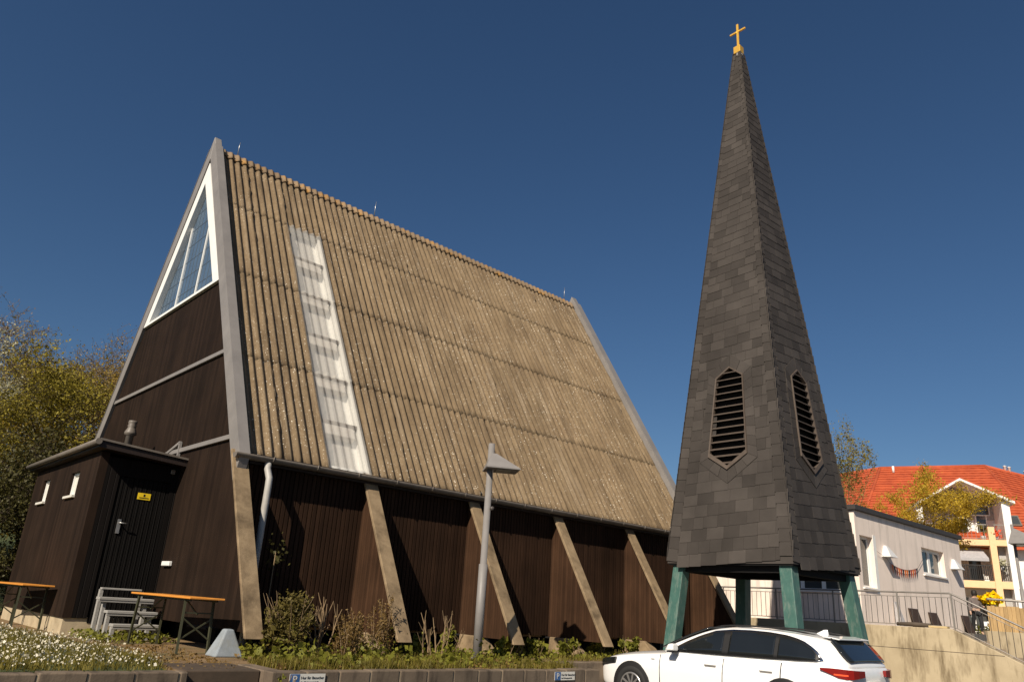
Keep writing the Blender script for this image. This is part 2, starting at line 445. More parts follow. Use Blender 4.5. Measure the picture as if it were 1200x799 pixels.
# steps
t = thing('entrance_steps', 'worn brown stone steps between the two low block walls', 'steps', (-1.02, -7.9, 0))
for i, (yy, zz) in enumerate(((-7.96, .635), (-8.32, .45), (-8.66, .27), (-9.02, .105))):
    mb = MB(); mb.box(-.425, .435, yy + 7.9, yy + 7.9 + .36 + (0.0 if i else .5), -.02 if i else .45, zz)
    mb.build('step', M['step'], t, bevel=.015, seg=2)

# ------------------------------------------------------------------ foliage tools
def leaf_mesh(name, pts, size, mat, parent=None, jitter=0.0, aspect=.55, normals_up=0.0, seed=1):
    rng = np.random.default_rng(seed)
    P = np.asarray(pts, float); n = len(P)
    if jitter: P = P + rng.normal(0, jitter, P.shape)
    a = rng.normal(0, 1, (n, 3)); a /= np.linalg.norm(a, axis=1)[:, None]
    b = rng.normal(0, 1, (n, 3)); b[:, 2] += normals_up
    b -= a * (a * b).sum(1)[:, None]; b /= np.linalg.norm(b, axis=1)[:, None]
    s = (size * np.exp(rng.normal(-.05, .35, n)).clip(.4, 2.1))[:, None]
    c = np.cross(a, b)
    V = np.stack([P - a * s * .5, P + b * s * aspect * .5 + c * s * .08, P + a * s * .5, P - b * s * aspect * .5 + c * s * .08], 1).reshape(-1, 3)
    me = bpy.data.meshes.new(name)
    me.vertices.add(4 * n); me.vertices.foreach_set('co', V.ravel())
    me.loops.add(4 * n); me.loops.foreach_set('vertex_index', np.arange(4 * n, dtype=np.int32))
    me.polygons.add(n); me.polygons.foreach_set('loop_start', np.arange(0, 4 * n, 4, dtype=np.int32))
    me.polygons.foreach_set('loop_total', np.full(n, 4, dtype=np.int32))
    me.update(calc_edges=True); me.materials.append(mat)
    return link(bpy.data.objects.new(name, me), parent)

def grow(rng, H, spread, levels=4, trunk_r=.14, kids=(3, 5), up=.35, start=.3):
    segs = []; tips = []
    def br(p, d, L, r, lev):
        n = 4; pts = [p.copy()]; rr = [r]
        for i in range(n):
            wb = .05 if lev == 0 else .16
            d2 = (d + Vector((rng.gauss(0, wb), rng.gauss(0, wb), rng.gauss(0, .10) + up * .12))).normalized()
            p = p + d2 * (L / n); d = d2
            pts.append(p.copy()); rr.append(r * (1 - .6 * (i + 1) / n))
        segs.append((pts, rr, lev))
        if lev >= levels:
            tips.extend(pts[1:]); return
        if lev >= levels - 1: tips.extend(pts[2:])
        k = rng.randint(*kids)
        for j in range(k):
            f = start + (1 - start) * (j + rng.random()) / k
            i = min(n - 1, int(f * n)); q = pts[i].lerp(pts[i + 1], f * n - i)
            ang = rng.uniform(0, 2 * pi)
            side = Vector((cos(ang), sin(ang), rng.uniform(-.1, .5)))
            nd = (d * .55 + side * spread).normalized()
            br(q, nd, L * rng.uniform(.5, .72), max(r * (1 - .55 * f) * .6, .006), lev + 1)
    br(Vector((0, 0, 0)), Vector((0, 0, 1)), H, trunk_r, 0)
    return segs, tips

def make_tree(name, label, cat, H, mat_leaf, mat_bark, seed, n_leaf, leaf, spread=.8, levels=4, jit=.22, trunk_r=.14, group=None, start=.3, kids=(3, 5), up=.35, wide=1.0):
    rng = random.Random(seed)
    t = thing(name, label, cat, (0, 0, 0), 0, group)
    segs, tips = grow(rng, H, spread, levels, trunk_r, kids, up, start)
    T0 = np.array([tuple(p) for p in tips]); zt_ = np.percentile(T0[:, 2], 99.5); kz = H / zt_
    cx_, cy_ = np.median(T0[:, 0]), np.median(T0[:, 1])
    def fx(p):   # lean taken out in proportion to height, then scaled to the wanted height and width
        f = min(1.0, max(0.0, p[2] / np.median(T0[:, 2])))
        return Vector(((p[0] - cx_ * f) * kz * wide, (p[1] - cy_ * f) * kz * wide, p[2] * kz))
    segs = [([fx(p) for p in pts], [max(r * kz, .004) for r in rr], lev) for pts, rr, lev in segs]; tips = [fx(p) for p in tips]
    mb = MB(); mc = MB()
    for pts, rr, lev in segs:
        (mb if lev == 0 else mc).tube(pts, rr, 7 if lev == 0 else (5 if lev < 3 else 3), cap=False)
    mb.build('trunk', mat_bark, t, fix=False)
    mc.build('limbs', mat_bark, t, fix=False)
    T = np.array([tuple(p) for p in tips]); r2 = np.random.default_rng(seed)
    idx = r2.integers(0, len(T), n_leaf)
    leaf_mesh('crown', T[idx], leaf, mat_leaf, t, jitter=jit, seed=seed)
    return t

def place(t, x, y, z, s=1.0, rz=0.0, label=None, sz=None):
    t.location = (x, y, z); t.scale = (s, s, sz or s); t.rotation_euler = (0, 0, rz)
    if label: t['label'] = label
    return t

# ================================================================== CHURCH
L = 12.84; WE = 4.805; ZE = 3.524; ZR = 11.539
K = (ZR - ZE) / WE
SL = hypot(WE, ZR - ZE)
dS = Vector((0, -WE / SL, -(ZR - ZE) / SL))      # down the visible slope
nS = Vector((0, -(ZR - ZE) / SL, WE / SL))       # outward normal of the visible slope
church = thing('church', 'steep A-frame church with corrugated roof, dark brown boards and leaning concrete legs', 'church', (0, 0, ZT))
CZ = -ZT                                          # children are given in world z, shifted by the parent
def P(x, y, z): return Vector((x, y, z + CZ))
def slope(x, s, off=0.0, side=-1):
    p = Vector((x, 0, ZR)) + dS * s + nS * off
    return Vector((p.x, p.y * (1 if side < 0 else -1), p.z + CZ))

PITCH = .177; AMP = .031
XS = [1.63 + .885 * (i - 2) for i in range(0, 16)]
ROWS = [(0.16, 2.16), (2.06, 4.56), (4.47, 6.97), (6.88, 9.28)]
def sheets(side, rng, skylight=True):
    mb = MB()
    for i in range(len(XS) - 1):
        xa, xb = max(XS[i], .12), min(XS[i + 1] + .05, L - .18)
        base = rng.uniform(0, .005) + (.004 if i % 2 else 0)
        if xb - xa < .1: continue
        for r, (sa, sb) in enumerate(ROWS):
            if skylight and i == 2 and r >= 1: continue
            skew = rng.uniform(-.012, .012)
            nx = max(8, int((xb - xa) / PITCH * 10)); ns = 14
            grid = []
            dmg = [rng.random() < .22 for _ in range(ns + 1)]; lifts = [max(0, rng.gauss(.008, .014)) for _ in range(ns + 1)]
            for j in range(ns + 1):
                s = sa + (sb - sa) * j / ns
                row = []
                edge = rng.uniform(-.03, .004) if rng.random() < .5 else 0
                for k in range(nx + 1):
                    x = xa + (xb - xa) * k / nx
                    lf = 0
                    if k >= nx - 2: lf = lifts[j] * (.4, .8, 1.0)[k - nx + 2]
                    if k == nx: x += edge - (rng.uniform(.02, .06) if dmg[j] else 0)
                    h = AMP * cos(2 * pi * (x - .03) / PITCH) + lf + base + .007 * (1 - r / 4) + .004 * (j / ns) + rng.gauss(0, .0014)
                    ss = s + skew * (k / nx)
                    if j == ns: ss += rng.gauss(0, .006) - (rng.uniform(.01, .035) if rng.random() < .06 else 0)
                    row.append(slope(x, ss, h, side))
                grid.append(row)
            verts = [p for row in grid for p in row]; W_ = nx + 1
            nrm = Vector((0, nS.y * (1 if side < 0 else -1), nS.z))
            verts += [grid[ns][k] - nrm * .007 for k in range(W_)]
            faces = [(j * W_ + k, j * W_ + k + 1, (j + 1) * W_ + k + 1, (j + 1) * W_ + k) for j in range(ns + 1) for k in range(nx)]
            mb.add(verts, faces, True)
    return mb
rr = random.Random(3)
o = sheets(-1, rr).build('corrugated_roof', M['roof'], church, fix=False)
o = sheets(1, rr, False).build('corrugated_roof', M['roof'], church, fix=False)
# roof boarding under the sheets (closes the roof), leaving the skylight open
mb = MB()
def slab(xa, xb, sa, sb, o0, o1, side=-1):
    q = [slope(xa, sa, o0, side), slope(xb, sa, o0, side), slope(xb, sb, o0, side), slope(xa, sb, o0, side), slope(xa, sa, o1, side), slope(xb, sa, o1, side), slope(xb, sb, o1, side), slope(xa, sb, o1, side)]
    mb.hexa(q)
slab(.1, 1.63, .05, 9.2, -.16, -.045); slab(2.515, L - .1, .05, 9.2, -.16, -.045); slab(1.63, 2.515, .05, 2.05, -.16, -.045)
slab(.1, L - .1, .05, 9.2, -.16, -.045, 1)
mb.build('roof_boarding', M['fascia'], church)
# ridge caps: one folded cap per sheet with waves
mb = MB()
for i in range(len(XS) - 1):
    xa, xb = max(XS[i], .12), min(XS[i + 1] + .04, L - .18)
    if xb - xa < .1: continue
    nx = max(8, int((xb - xa) / PITCH * 10)); b0 = rr.uniform(.012, .022)
    for side in (-1, 1):
        V = []
        ln = .27 + rr.uniform(-.015, .015)
        for j, s in enumerate((0.0, .07, .16, ln, ln)):
            for k in range(nx + 1):
                x = xa + (xb - xa) * k / nx
                h = AMP * cos(2 * pi * (x - .03) / PITCH) * (1.0 if j else .6) + .03 + b0 - (.012 if j == 4 else 0)
                V.append(slope(x, s + rr.gauss(0, .003), h, side))
        W_ = nx + 1
        mb.add(V, [(j * W_ + k, j * W_ + k + 1, (j + 1) * W_ + k + 1, (j + 1) * W_ + k) for j in range(4) for k in range(nx)], True)
mb.build('ridge_cap', M['ridge'], church, fix=False)
for xr, hh in ((.55, .42), (4.55, .5), (12.3, .5)):
    MB().tube([P(xr, 0, ZR + .02), P(xr, 0, ZR + .3), P(xr + .01, 0, ZR + hh)], [.012, .009, .006], 6).build('lightning_rod', M['steel'], church)

# skylight: shaft, battens and the translucent sheet
sk = MB()
def boxs(mbx, xa, xb, sa, sb, o0, o1):
    mbx.hexa([slope(xa, sa, o0), slope(xb, sa, o0), slope(xb, sb, o0), slope(xa, sb, o0), slope(xa, sa, o1), slope(xb, sa, o1), slope(xb, sb, o1), slope(xa, sb, o1)])
boxs(sk, 1.60, 1.65, 2.05, 9.2, -.22, -.03); boxs(sk, 2.49, 2.54, 2.05, 9.2, -.22, -.03)
boxs(sk, 1.65, 2.49, 2.05, 9.2, -.28, -.22); boxs(sk, 1.65, 2.49, 2.05, 2.1, -.22, -.03); boxs(sk, 1.65, 2.49, 9.15, 9.2, -.22, -.03)
sky_o = sk.build('skylight', M['white'], church)
sk = MB(); boxs(sk, 1.66, 2.36, 2.12, 9.13, -.219, -.205); sk.build('inner_blind', M['blind'], sky_o)
for s_ in (3.2, 4.45, 5.72, 6.9, 8.08):
    ba = MB(); boxs(ba, 1.652, 2.488, s_ - .02, s_ + .05, -.10, -.035)
    bt0 = ba.build('batten', M['louvre'], sky_o)
    ba = MB(); boxs(ba, 1.652, 2.40, s_ + .052, s_ + .30, -.20, -.055)
    ba.build('purlin', M['purlin'], sky_o)
pm = MB(); rows = ((2.10, 4.56), (4.47, 6.97), (6.88, 9.36))
for r, (sa, sb) in enumerate(rows):
    nx = 50; V = []
    for j in range(9):
        for k in range(nx + 1):
            x = 1.62 + .9 * k / nx
            V.append(slope(x, sa + (sb - sa) * j / 8, AMP * cos(2 * pi * (x - .03) / PITCH) + .012 + .014 * (1 - r / 4) + .016 * j / 8))
    pm.add(V, [(j * (nx + 1) + k, j * (nx + 1) + k + 1, (j + 1) * (nx + 1) + k + 1, (j + 1) * (nx + 1) + k) for j in range(8) for k in range(nx)], True)
pm.build('translucent_sheet', M['plastic'], sky_o, fix=False)

# verge boards (grey zinc) along both gables
def verge(x0, x1, mat, both=True):
    for side in (-1, 1):
        mbx = MB()
        for (a, b) in ((-.0, 9.46),):
            top = .14; bot = -.17
            q = []
            for off in (bot, top):
                for (x, s) in ((x0, a), (x1, a), (x1, b), (x0, b)):
                    s2 = s
                    if s == a:  # mitre on the ridge: keep y = 0
                        # y = dS.y*s + nS.y*off = 0  ->  s = -nS.y*off/dS.y
                        s2 = -nS.y * off / dS.y
                    elif off == bot: s2 = s + .26
                    q.append(slope(x, s2, off, side))
            mbx.hexa(q)
        mbx.build('verge_board', mat, church, bevel=.008)
verge(-.06, .105, M['zinc']); verge(L - .17, L + .06, M['zinc'])
# thin cover strip on the verge (standing edge)
for side in (-1, 1):
    mbx = MB()
    q = [slope(x, s, o_, side) for o_ in (.142, .158) for (x, s) in ((-.07, .1), (.113, .1), (.113, 9.46), (-.07, 9.46))]
    mbx.hexa(q); mbx.build('verge_cover', M['zinc'], church)
    mbx = MB()
    q = [slope(x, s, o_, side) for o_ in (.152, .175) for (x, s) in ((L - .185, .1), (L + .075, .1), (L + .075, 9.33), (L - .185, 9.33))]
    mbx.hexa(q); mbx.build('verge_cover', M['zinc'], church)

# gable walls
def half(z, off=0.0): return (ZR - z) / K + off
ZB = .93
XG = .02
mb = MB()
poly = [(-6.30, ZB), (6.30, ZB), (half(7.37) , 7.37), (-half(7.37), 7.37)]
mb.prism([P(XG, y, z) for y, z in poly], (.12, 0, 0))
mb.build('gable_wall', M['gable'], church)
mb = MB(); mb.prism([P(L - .02, y, z) for y, z in [(-6.30, ZB), (6.30, ZB), (0, ZR - .1)]], (-.12, 0, 0)); mb.build('gable_wall', M['gable'], church)
# grey flashings across the gable
for z_, th in ((5.60, .085), (3.86, .085)):
    hw = half(z_) - .12
    y1 = hw if z_ > 4.5 else -1.25
    mb = MB(); mb.box(XG - .05, XG - .002, -hw, y1, z_ + CZ, z_ + th + CZ); mb.build('flashing', M['zinc'], church, bevel=.006)
# gable window: white frame, glass, mullions
zb, zt = 7.37, 11.08
hwin = 2.29; kf = hwin / (zt - zb)
wf = MB()
def tri_frame(x0, x1, a_out, a_in, zb_in, zt_in):
    O = [(-a_out, zb), (a_out, zb), (0, zt)]; I = [(-a_in, zb_in), (a_in, zb_in), (0, zt_in)]
    for i in range(3):
        j = (i + 1) % 3
        wf.hexa([P(x0, *O[i]), P(x0, *O[j]), P(x0, *I[j]), P(x0, *I[i]), P(x1, *O[i]), P(x1, *O[j]), P(x1, *I[j]), P(x1, *I[i])])
tri_frame(-.045, .14, hwin, 1.93, zb + .06, zt - .56)
gw = wf.build('gable_window', M['white'], church)
g = MB(); g.prism([P(.09, -2.08, zb + .04), P(.09, 2.08, zb + .04), P(.09, 0, zt - .42)], (.02, 0, 0)); g.build('pane', M['leadglass'], gw)
for y in (-.60, .60):
    g = MB(); ztop = zb + (zt - .50 - zb) * (1 - abs(y) / 2.0) + .05
    g.box(.062, .0885, y - .022, y + .022, zb + .05 + CZ, ztop + CZ)
    g.build('mullion', M['white'], gw)
g = MB()
for i in range(1, 16):
    y = -1.8 + .225 * i
    zt_ = zb + (zt - .50 - zb) * (1 - abs(y) / 2.0)
    if zt_ > zb + .15: g.box(.083, .0895, y - .006, y + .006, zb + .05 + CZ, zt_ + CZ)
for i in range(1, 8):
    z = zb + .42 * i; hw = 2.0 * (1 - (z - zb) / (zt - .50 - zb))
    if hw > .1: g.box(.084, .0892, -hw, hw, z - .007 + CZ, z + .007 + CZ)
g.build('lead_cames', M['lead'], gw)
# back of gable window
mb = MB(); mb.prism([P(.16, -2.4, zb - .2), P(.16, 2.4, zb - .2), P(.16, 0, zt + .1)], (.05, 0, 0)); mb.build('inner_wall', M['dark'], church)

# long walls with real ribs
YW = 4.74
for sgn in (-1, 1):
    mb = MB()
    mb.box(.15, L - .15, -YW + .06 if sgn < 0 else YW - .16, -YW + .16 if sgn < 0 else YW - .06, .98 + CZ, 3.62 + CZ)
    x = .16
    while sgn < 0 and x < L - .25:
        mb.box(x, x + .066, -YW + .012, -YW + .062, .97 + CZ, 3.6 + CZ); x += .083
    mb.build('long_wall', M['ribbed'], church)
mb = MB(); mb.box(.3, L - .3, -4.6, 4.6, .93 + CZ, 1.1 + CZ); mb.build('floor_slab', M['conc'], church)
mb = MB(); mb.box(.5, L - .4, -3.9, 3.9, 0, .93 + CZ); mb.build('underfloor_shade_block', M['dark'], church)  # recessed block, its near-black colour stands for the shade under the floor

# frames: leg board (concrete face), infill panel, footing
BAYS = [0.0, 2.518, 4.982, 7.438, 9.95, L - .12]
for i, xb in enumerate(BAYS):
    for side in (-1, 1):
        if side > 0 and i not in (0,): continue
        xc = xb + (.0 if i else .02)
        mb = MB()
        s0, s1 = 9.20, 12.43
        q = []
        for off in (-.055, .0):
            for (x, s) in ((xc - .135, s0), (xc + .135, s0), (xc + .135, s1), (xc - .135, s1)):
                p = slope(x, s, off, side)
                if s == s1: # cut the foot level
                    zc = .865 + CZ; dp = dS.copy(); dp.y *= (1 if side < 0 else -1)
                    p = p + dp * ((zc - p.z) / dp.z)
                q.append(p)
        mb.hexa(q)
        leg = mb.build('leg', M['conc'], church, bevel=.008)
        mb = MB()
        yin = YW - .05; zt_ = 3.42
        mb.prism([P(xc - .05, side * yin, .93), P(xc - .05, side * (half(.93) - .13), .93), P(xc - .05, side * (half(zt_) - .11), zt_), P(xc - .05, side * yin, zt_)], (.10, 0, 0))
        if i: mb.build('infill_panel', M['panel'], church)
        # footing: tapered block
        mb = MB(); xo = xc + (-.02 if i else -.18); yo = side * (5.35 if i else 5.72)
        a, h_ = (.24, .5) if i else (.30, .47)
        z0 = 0.0
        if i == 0:
            mb.hexa([Vector((-.40, yo - .46, z0)), Vector((.0, yo - .46, z0)), Vector((.0, yo - .10, z0)), Vector((-.40, yo - .10, z0)), Vector((-.25, yo - .34, .35)), Vector((-.14, yo - .34, .35)), Vector((-.14, yo - .20, .35)), Vector((-.25, yo - .20, .35))]) if side < 0 else mb.box(-.2, .2, yo - .3, yo + .3, 0, h_)
        else:
            mb.hexa([Vector((xo - .15, yo - .42, z0)), Vector((xo + .15, yo - .42, z0)), Vector((xo + .15, yo + .5, z0)), Vector((xo - .15, yo + .5, z0)), Vector((xo - .11, yo - .05, .33)), Vector((xo + .11, yo - .05, .33)), Vector((xo + .11, yo + .5, .33)), Vector((xo - .11, yo + .5, .33))])
        mb.build('footing', M['bluebl'] if i == 0 else M['conc'], church, bevel=.02, seg=2)
        MB().box(xo - .09, xo + .09, min(side * 4.6, side * 5.35), max(side * 4.6, side * 5.35), .30, .95 + CZ).build('bearing', M['dark'], church)

# gutter and downpipe
mb = MB(); n = 10
def gut(y0, r, x0, x1):
    V = []; Fc = []
    for x in (x0, x1):
        for rad in (r, r - .006):
            for k in range(n + 1):
                a = pi + pi * k / n
                V.append((x, y0 + rad * cos(a), 3.56 + CZ + rad * sin(a)))
    m_ = n + 1
    for k in range(n):
        Fc += [(k, k + 1, 2 * m_ + k + 1, 2 * m_ + k), (m_ + k, 3 * m_ + k, 3 * m_ + k + 1, m_ + k + 1)]
    Fc += [(0, 2 * m_, 3 * m_, m_), (n, m_ + n, 3 * m_ + n, 2 * m_ + n)]
    mb.add(V, Fc, True)
    for x in (x0, x1):
        c = [(x, y0 + r * cos(pi + pi * k / n), 3.56 + CZ + r * sin(pi + pi * k / n)) for k in range(n + 1)]
        mb.add(c, [tuple(range(n + 1))])
gut(-4.94, .085, -.13, L + .05)
mb.build('gutter', M['zincdark'], church, fix=False)
x = .5
while x < L:
    mb = MB(); mb.tube([(x, -5.03, 3.575 + CZ), (x, -5.03, 3.52 + CZ), (x, -4.94, 3.466 + CZ), (x, -4.86, 3.52 + CZ)], .009, 4); x += .82
    mb.build('gutter_bracket', M['zincdark'], church)
mb = MB(); mb.box(.17, L - .17, -4.86, -4.73, 3.44 + CZ, 3.60 + CZ); mb.build('eaves_board', M['fascia'], church)
mb = MB(); mb.tube([P(.45, -4.94, 3.48), P(.45, -4.95, 3.38), P(.46, -5.05, 3.22), P(.46, -5.06, 3.1), P(.46, -5.06, 2.0), P(.46, -5.06, .7)], .055, 12)
mb.build('downpipe', M['pipe'], church)
MB().tube([P(11.7, -4.96, 3.5), P(11.7, -4.97, .7)], .03, 8).build('downpipe', M['zincdark'], church)
mb = MB(); mb.box(-.045, XG - .001, -2.72, -2.36, 1.80 + CZ, 1.88 + CZ); mb.build('wall_light', M['white'], church, bevel=.01)
# small triangular flashing above the annex roof
mb = MB()
mb.bar(P(-.02, -1.15, 3.86), P(-.02, -1.98, 4.06), .05, .05); mb.bar(P(-.02, -1.98, 4.06), P(-.02, -2.0, 3.72), .05, .05)
mb.build('flashing', M['zinc'], church)

# ================================================================== ANNEX
AX0, AY0, AY1 = -1.375, -2.19, 2.62
annex = thing('entrance_annex', 'low dark brown boarded annex with a black door and two small white windows', 'annex', (AX0, AY0, ZT))
def A(x, y, z): return Vector((x - AX0, y - AY0, z - ZT))
mb = MB()
wz = [(-.06, .54, 2.74, 3.50), (1.50, 2.02, 2.74, 3.50)]
wz = [(-1.02, -.42, 2.94, 3.38), (1.24, 1.80, 2.94, 3.40)]
ys = [AY0]
for a, b, c, d in wz: ys += [a, b]
ys.append(AY1)
zs_ = .88; ztop = 3.63
for i in range(len(ys) - 1):
    a, b = ys[i], ys[i + 1]
    hole = [w_ for w_ in wz if abs(w_[0] - a) < 1e-6]
    if hole:
        mb.prism([A(AX0, a, zs_), A(AX0, b, zs_), A(AX0, b, hole[0][2]), A(AX0, a, hole[0][2])], (.14, 0, 0))
        mb.prism([A(AX0, a, hole[0][3]), A(AX0, b, hole[0][3]), A(AX0, b, ztop), A(AX0, a, ztop)], (.14, 0, 0))
    else:
        mb.prism([A(AX0, a, zs_), A(AX0, b, zs_), A(AX0, b, ztop), A(AX0, a, ztop)], (.14, 0, 0))
mb.build('wall', M['annex'], annex)
mb = MB(); p0, p1 = A(AX0 + .02, AY1 - .1, zs_), A(XG, AY1, ztop - .02); mb.box(p0.x, p1.x, p0.y, p1.y, p0.z, p1.z); mb.build('wall', M['annex'], annex)
# door side wall pieces
DX0, DX1, DZ0, DZ1 = -1.0, -.10, .80, 3.26
mb = MB()
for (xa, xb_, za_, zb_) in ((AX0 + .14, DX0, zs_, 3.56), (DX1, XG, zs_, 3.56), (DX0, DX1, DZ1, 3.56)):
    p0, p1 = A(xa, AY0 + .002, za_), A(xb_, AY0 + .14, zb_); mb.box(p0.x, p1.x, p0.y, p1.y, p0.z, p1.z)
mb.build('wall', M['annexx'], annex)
door = None
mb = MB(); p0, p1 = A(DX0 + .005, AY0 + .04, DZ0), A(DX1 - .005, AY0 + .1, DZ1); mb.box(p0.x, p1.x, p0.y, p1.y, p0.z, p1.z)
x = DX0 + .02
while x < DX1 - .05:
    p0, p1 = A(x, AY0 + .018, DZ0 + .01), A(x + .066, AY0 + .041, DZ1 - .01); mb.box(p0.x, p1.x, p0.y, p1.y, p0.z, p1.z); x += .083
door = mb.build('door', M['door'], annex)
mb = MB(); q0, q1 = A(-.865, AY0 - .004, 2.28), A(-.81, AY0 + .018, 2.52); mb.box(q0.x, q1.x, q0.y, q1.y, q0.z, q1.z)
mb.tube([A(-.84, AY0, 2.46), A(-.84, AY0 - .06, 2.46), A(-.72, AY0 - .065, 2.455)], .011, 8)
mb.build('handle', M['steel'], door)
mb = MB(); q0, q1 = A(-.63, AY0 + .006, 2.90), A(-.41, AY0 + .017, 3.015); mb.box(q0.x, q1.x, q0.y, q1.y, q0.z, q1.z); sg = mb.build('sign', M['yellow'], door)
mb = MB()
for (xa, xb_, za_, zb_) in ((-.60, -.44, 2.925, 2.938), (-.535, -.505, 2.955, 2.995)):
    q0, q1 = A(xa, AY0 + .003, za_), A(xb_, AY0 + .0055, zb_); mb.box(q0.x, q1.x, q0.y, q1.y, q0.z, q1.z)
mb.build('sign_print', M['black'], door)
mb = MB(); q0, q1 = A(-.155, AY0 - .03, 3.42), A(-.075, AY0, 3.50); mb.box(q0.x, q1.x, q0.y, q1.y, q0.z, q1.z); mb.build('wall_light', M['zincdark'], annex, bevel=.01)
mb = MB(); p0, p1 = A(AX0 + .03, AY0 + .03, .0), A(XG, AY1, .90); mb.box(p0.x, p1.x, p0.y, p1.y, -.62 + .6, p1.z); mb.build('plinth', M['cream'], annex)
# windows
for (a, b, c, d) in wz:
    mb = MB(); xx = AX0 + .055
    fw = .045
    for (ya, yb, za_, zb_) in ((a, a + fw, c, d), (b - fw, b, c, d), (a + fw, b - fw, c, c + fw), (a + fw, b - fw, d - fw, d)):
        p0, p1 = A(xx, ya, za_), A(xx + .06, yb, zb_); mb.box(p0.x, p1.x, p0.y, p1.y, p0.z, p1.z)
    wn = mb.build('window', M['white'], annex)
    mb = MB(); p0, p1 = A(xx + .03, a + fw, c + fw), A(xx + .04, b - fw, d - fw); mb.box(p0.x, p1.x, p0.y, p1.y, p0.z, p1.z); mb.build('pane', M['signwhite'], wn)
    mb = MB(); p0, p1 = A(AX0 - .05, a - .03, c - .045), A(AX0 + .06, b + .03, c - .002); mb.box(p0.x, p1.x, p0.y, p1.y, p0.z, p1.z); mb.build('sill', M['signwhite'], wn)
# roof slab with fascia, gutter
mb = MB()
T = [(AX0 - .13, AY0 - .26, 3.67), (XG, AY0 - .26, 3.57), (XG, AY1 + .2, 3.57), (AX0 - .13, AY1 + .2, 3.67)]
mb.hexa([A(x, y, z - .01) for x, y, z in T] + [A(x, y, z + .13) for x, y, z in T])
rf = mb.build('roof', M['fascia'], annex)
mb = MB(); mb.tube([A(AX0 - .16, AY0 - .3, 3.75), A(AX0 - .16, AY1 + .25, 3.75)], .055, 10); mb.build('gutter', M['zincdark'], rf)
mb = MB(); mb.bar(A(AX0 - .13, AY0 - .275, 3.795), A(XG, AY0 - .275, 3.695), .03, .035); mb.build('roof_trim', M['zincdark'], rf)
fl = A(-.55, -.55, 3.86)
mb = MB(); mb.lathe(fl, [(.0, -.2), (.072, -.2), (.072, .40), (.115, .42), (.115, .46), (.08, .54), (.072, .56), (.085, .60), (.072, .62), (.085, .66), (.08, .70), (0, .70)], 16)
mb.build('flue', M['zincdark'], annex)

# ================================================================== TABLES, STAND
def table(label, x, y, z, rz, tilt=0.0):
    t = thing('folding_table', label, 'table', (x, y, z), rz, 'folding beer tables beside the annex')
    mb = MB(); mb.box(-.25, .25, -1.1, 1.1, .70, .727)
    mb.build('tabletop', M['orange'], t, bevel=.006)
    mb = MB(); mb.box(-.2, -.17, -1.0, 1.0, .672, .70); mb.box(.17, .2, -1.0, 1.0, .672, .70); mb.build('under_frame', M['tleg'], t)
    for yy in (-.86, .86):
        mb = MB(); s = 1 if yy > 0 else -1
        for xx in (-.2, .2):
            mb.bar((xx, yy, .70), (xx * 1.05, yy + .05 * s, 0), .03, .03)
        mb.bar((-.2, yy + .03 * s, .18), (.2, yy + .03 * s, .45), .018, .018); mb.bar((.2, yy + .032 * s, .18), (-.2, yy + .032 * s, .45), .018, .018)
        mb.bar((-.2, yy + .01 * s, .52), (.2, yy + .01 * s, .52), .018, .018)
        mb.bar((0, yy, .5), (0, yy - .45 * s, .68), .016, .016)
        mb.build('leg_frame', M['tleg'], t)
    return t
table('orange folding table beside the grey wooden stand, in front of the church gable', -.60, -4.90, ZT + .01, RAD(2))
table('orange folding table under the small annex windows, cut by the left edge', -1.74, -.45, ZT + .01, RAD(3))

st = thing('plant_stand', 'grey wooden tiered plant stand with stepped shelves in front of the black door', 'plant stand', (-.62, -2.95, ZT))
for i, (yy, zz, x0, x1) in enumerate(((-.52, .21, -.36, .36), (-.17, .39, -.38, .40), (.18, .58, -.44, .42))):
    mb = MB(); mb.box(x0, x1, yy - .10, yy + .10, zz, zz + .042); mb.box(x0, x1, yy - .09, yy - .075, zz - .035, zz + .02); mb.build('shelf', M['greywood'], st, bevel=.005)
mb = MB(); mb.box(-.34, .3, .43, .55, .735, .765); mb.build('shelf', M['greywood'], st, bevel=.005)
for xx in (-.33, .31):
    for yy, zz in ((-.52, .21), (-.17, .39), (.18, .58), (.49, .735)):
        MB().box(xx - .025, xx + .025, yy - .045, yy + .045, 0, zz - .001).build('leg', M['greywood'], st)

# ================================================================== STREET LAMP
def street_lamp(label, x, y, z, H, hs, rz, base=True):
    t = thing('street_lamp', label, 'street lamp', (x, y, z), rz, None)
    mb = MB(); mb.tube([(0, 0, 0), (0, 0, H * .42), (0, 0, H * .421), (0, 0, H)], [.075, .075, .057, .057], 14); mb.build('pole', M['lamp'], t)
    if base: MB().tube([(0, 0, 0), (0, 0, .04)], .1, 14).build('foot', M['lamp'], t)
    zt_ = H - .18; zb_ = H - .18 - hs * .92; a = hs
    mb = MB()
    # four-sided hood leaning out from the pole
    V = [(-.10, -a, zb_), (1.75 * a, -a * .95, zb_), (1.75 * a, a * .95, zb_), (-.10, a, zb_), (.0, -.07, zt_), (.09, -.07, zt_), (.09, .07, zt_), (.0, .07, zt_)]
    V2 = [(x_ , y_, z_ - .02) for x_, y_, z_ in V[:4]]
    mb.hexa(V); mb.hexa(V2 + [(x_, y_, z_ - .001) for x_, y_, z_ in V[:4]])
    mb.build('hood', M['lamp'], t)
    mb = MB(); mb.box(.1, 1.25 * a, -a * .6, a * .6, zb_ - .035, zb_ - .021); mb.build('diffuser', M['lampglass'], t)
    return t
t = street_lamp('grey street lamp with a pyramid hood, in front of the long brown church wall', 3.73, -6.72, ZT + .03, 3.56, .285, RAD(-33))
mb = MB(); mb.lathe((.07, -.03, 2.42), [(.0, 0), (.035, 0), (.035, .09), (.0, .09)], 10, (0, -1, 0)); mb.build('bracket', M['raildark'], t)

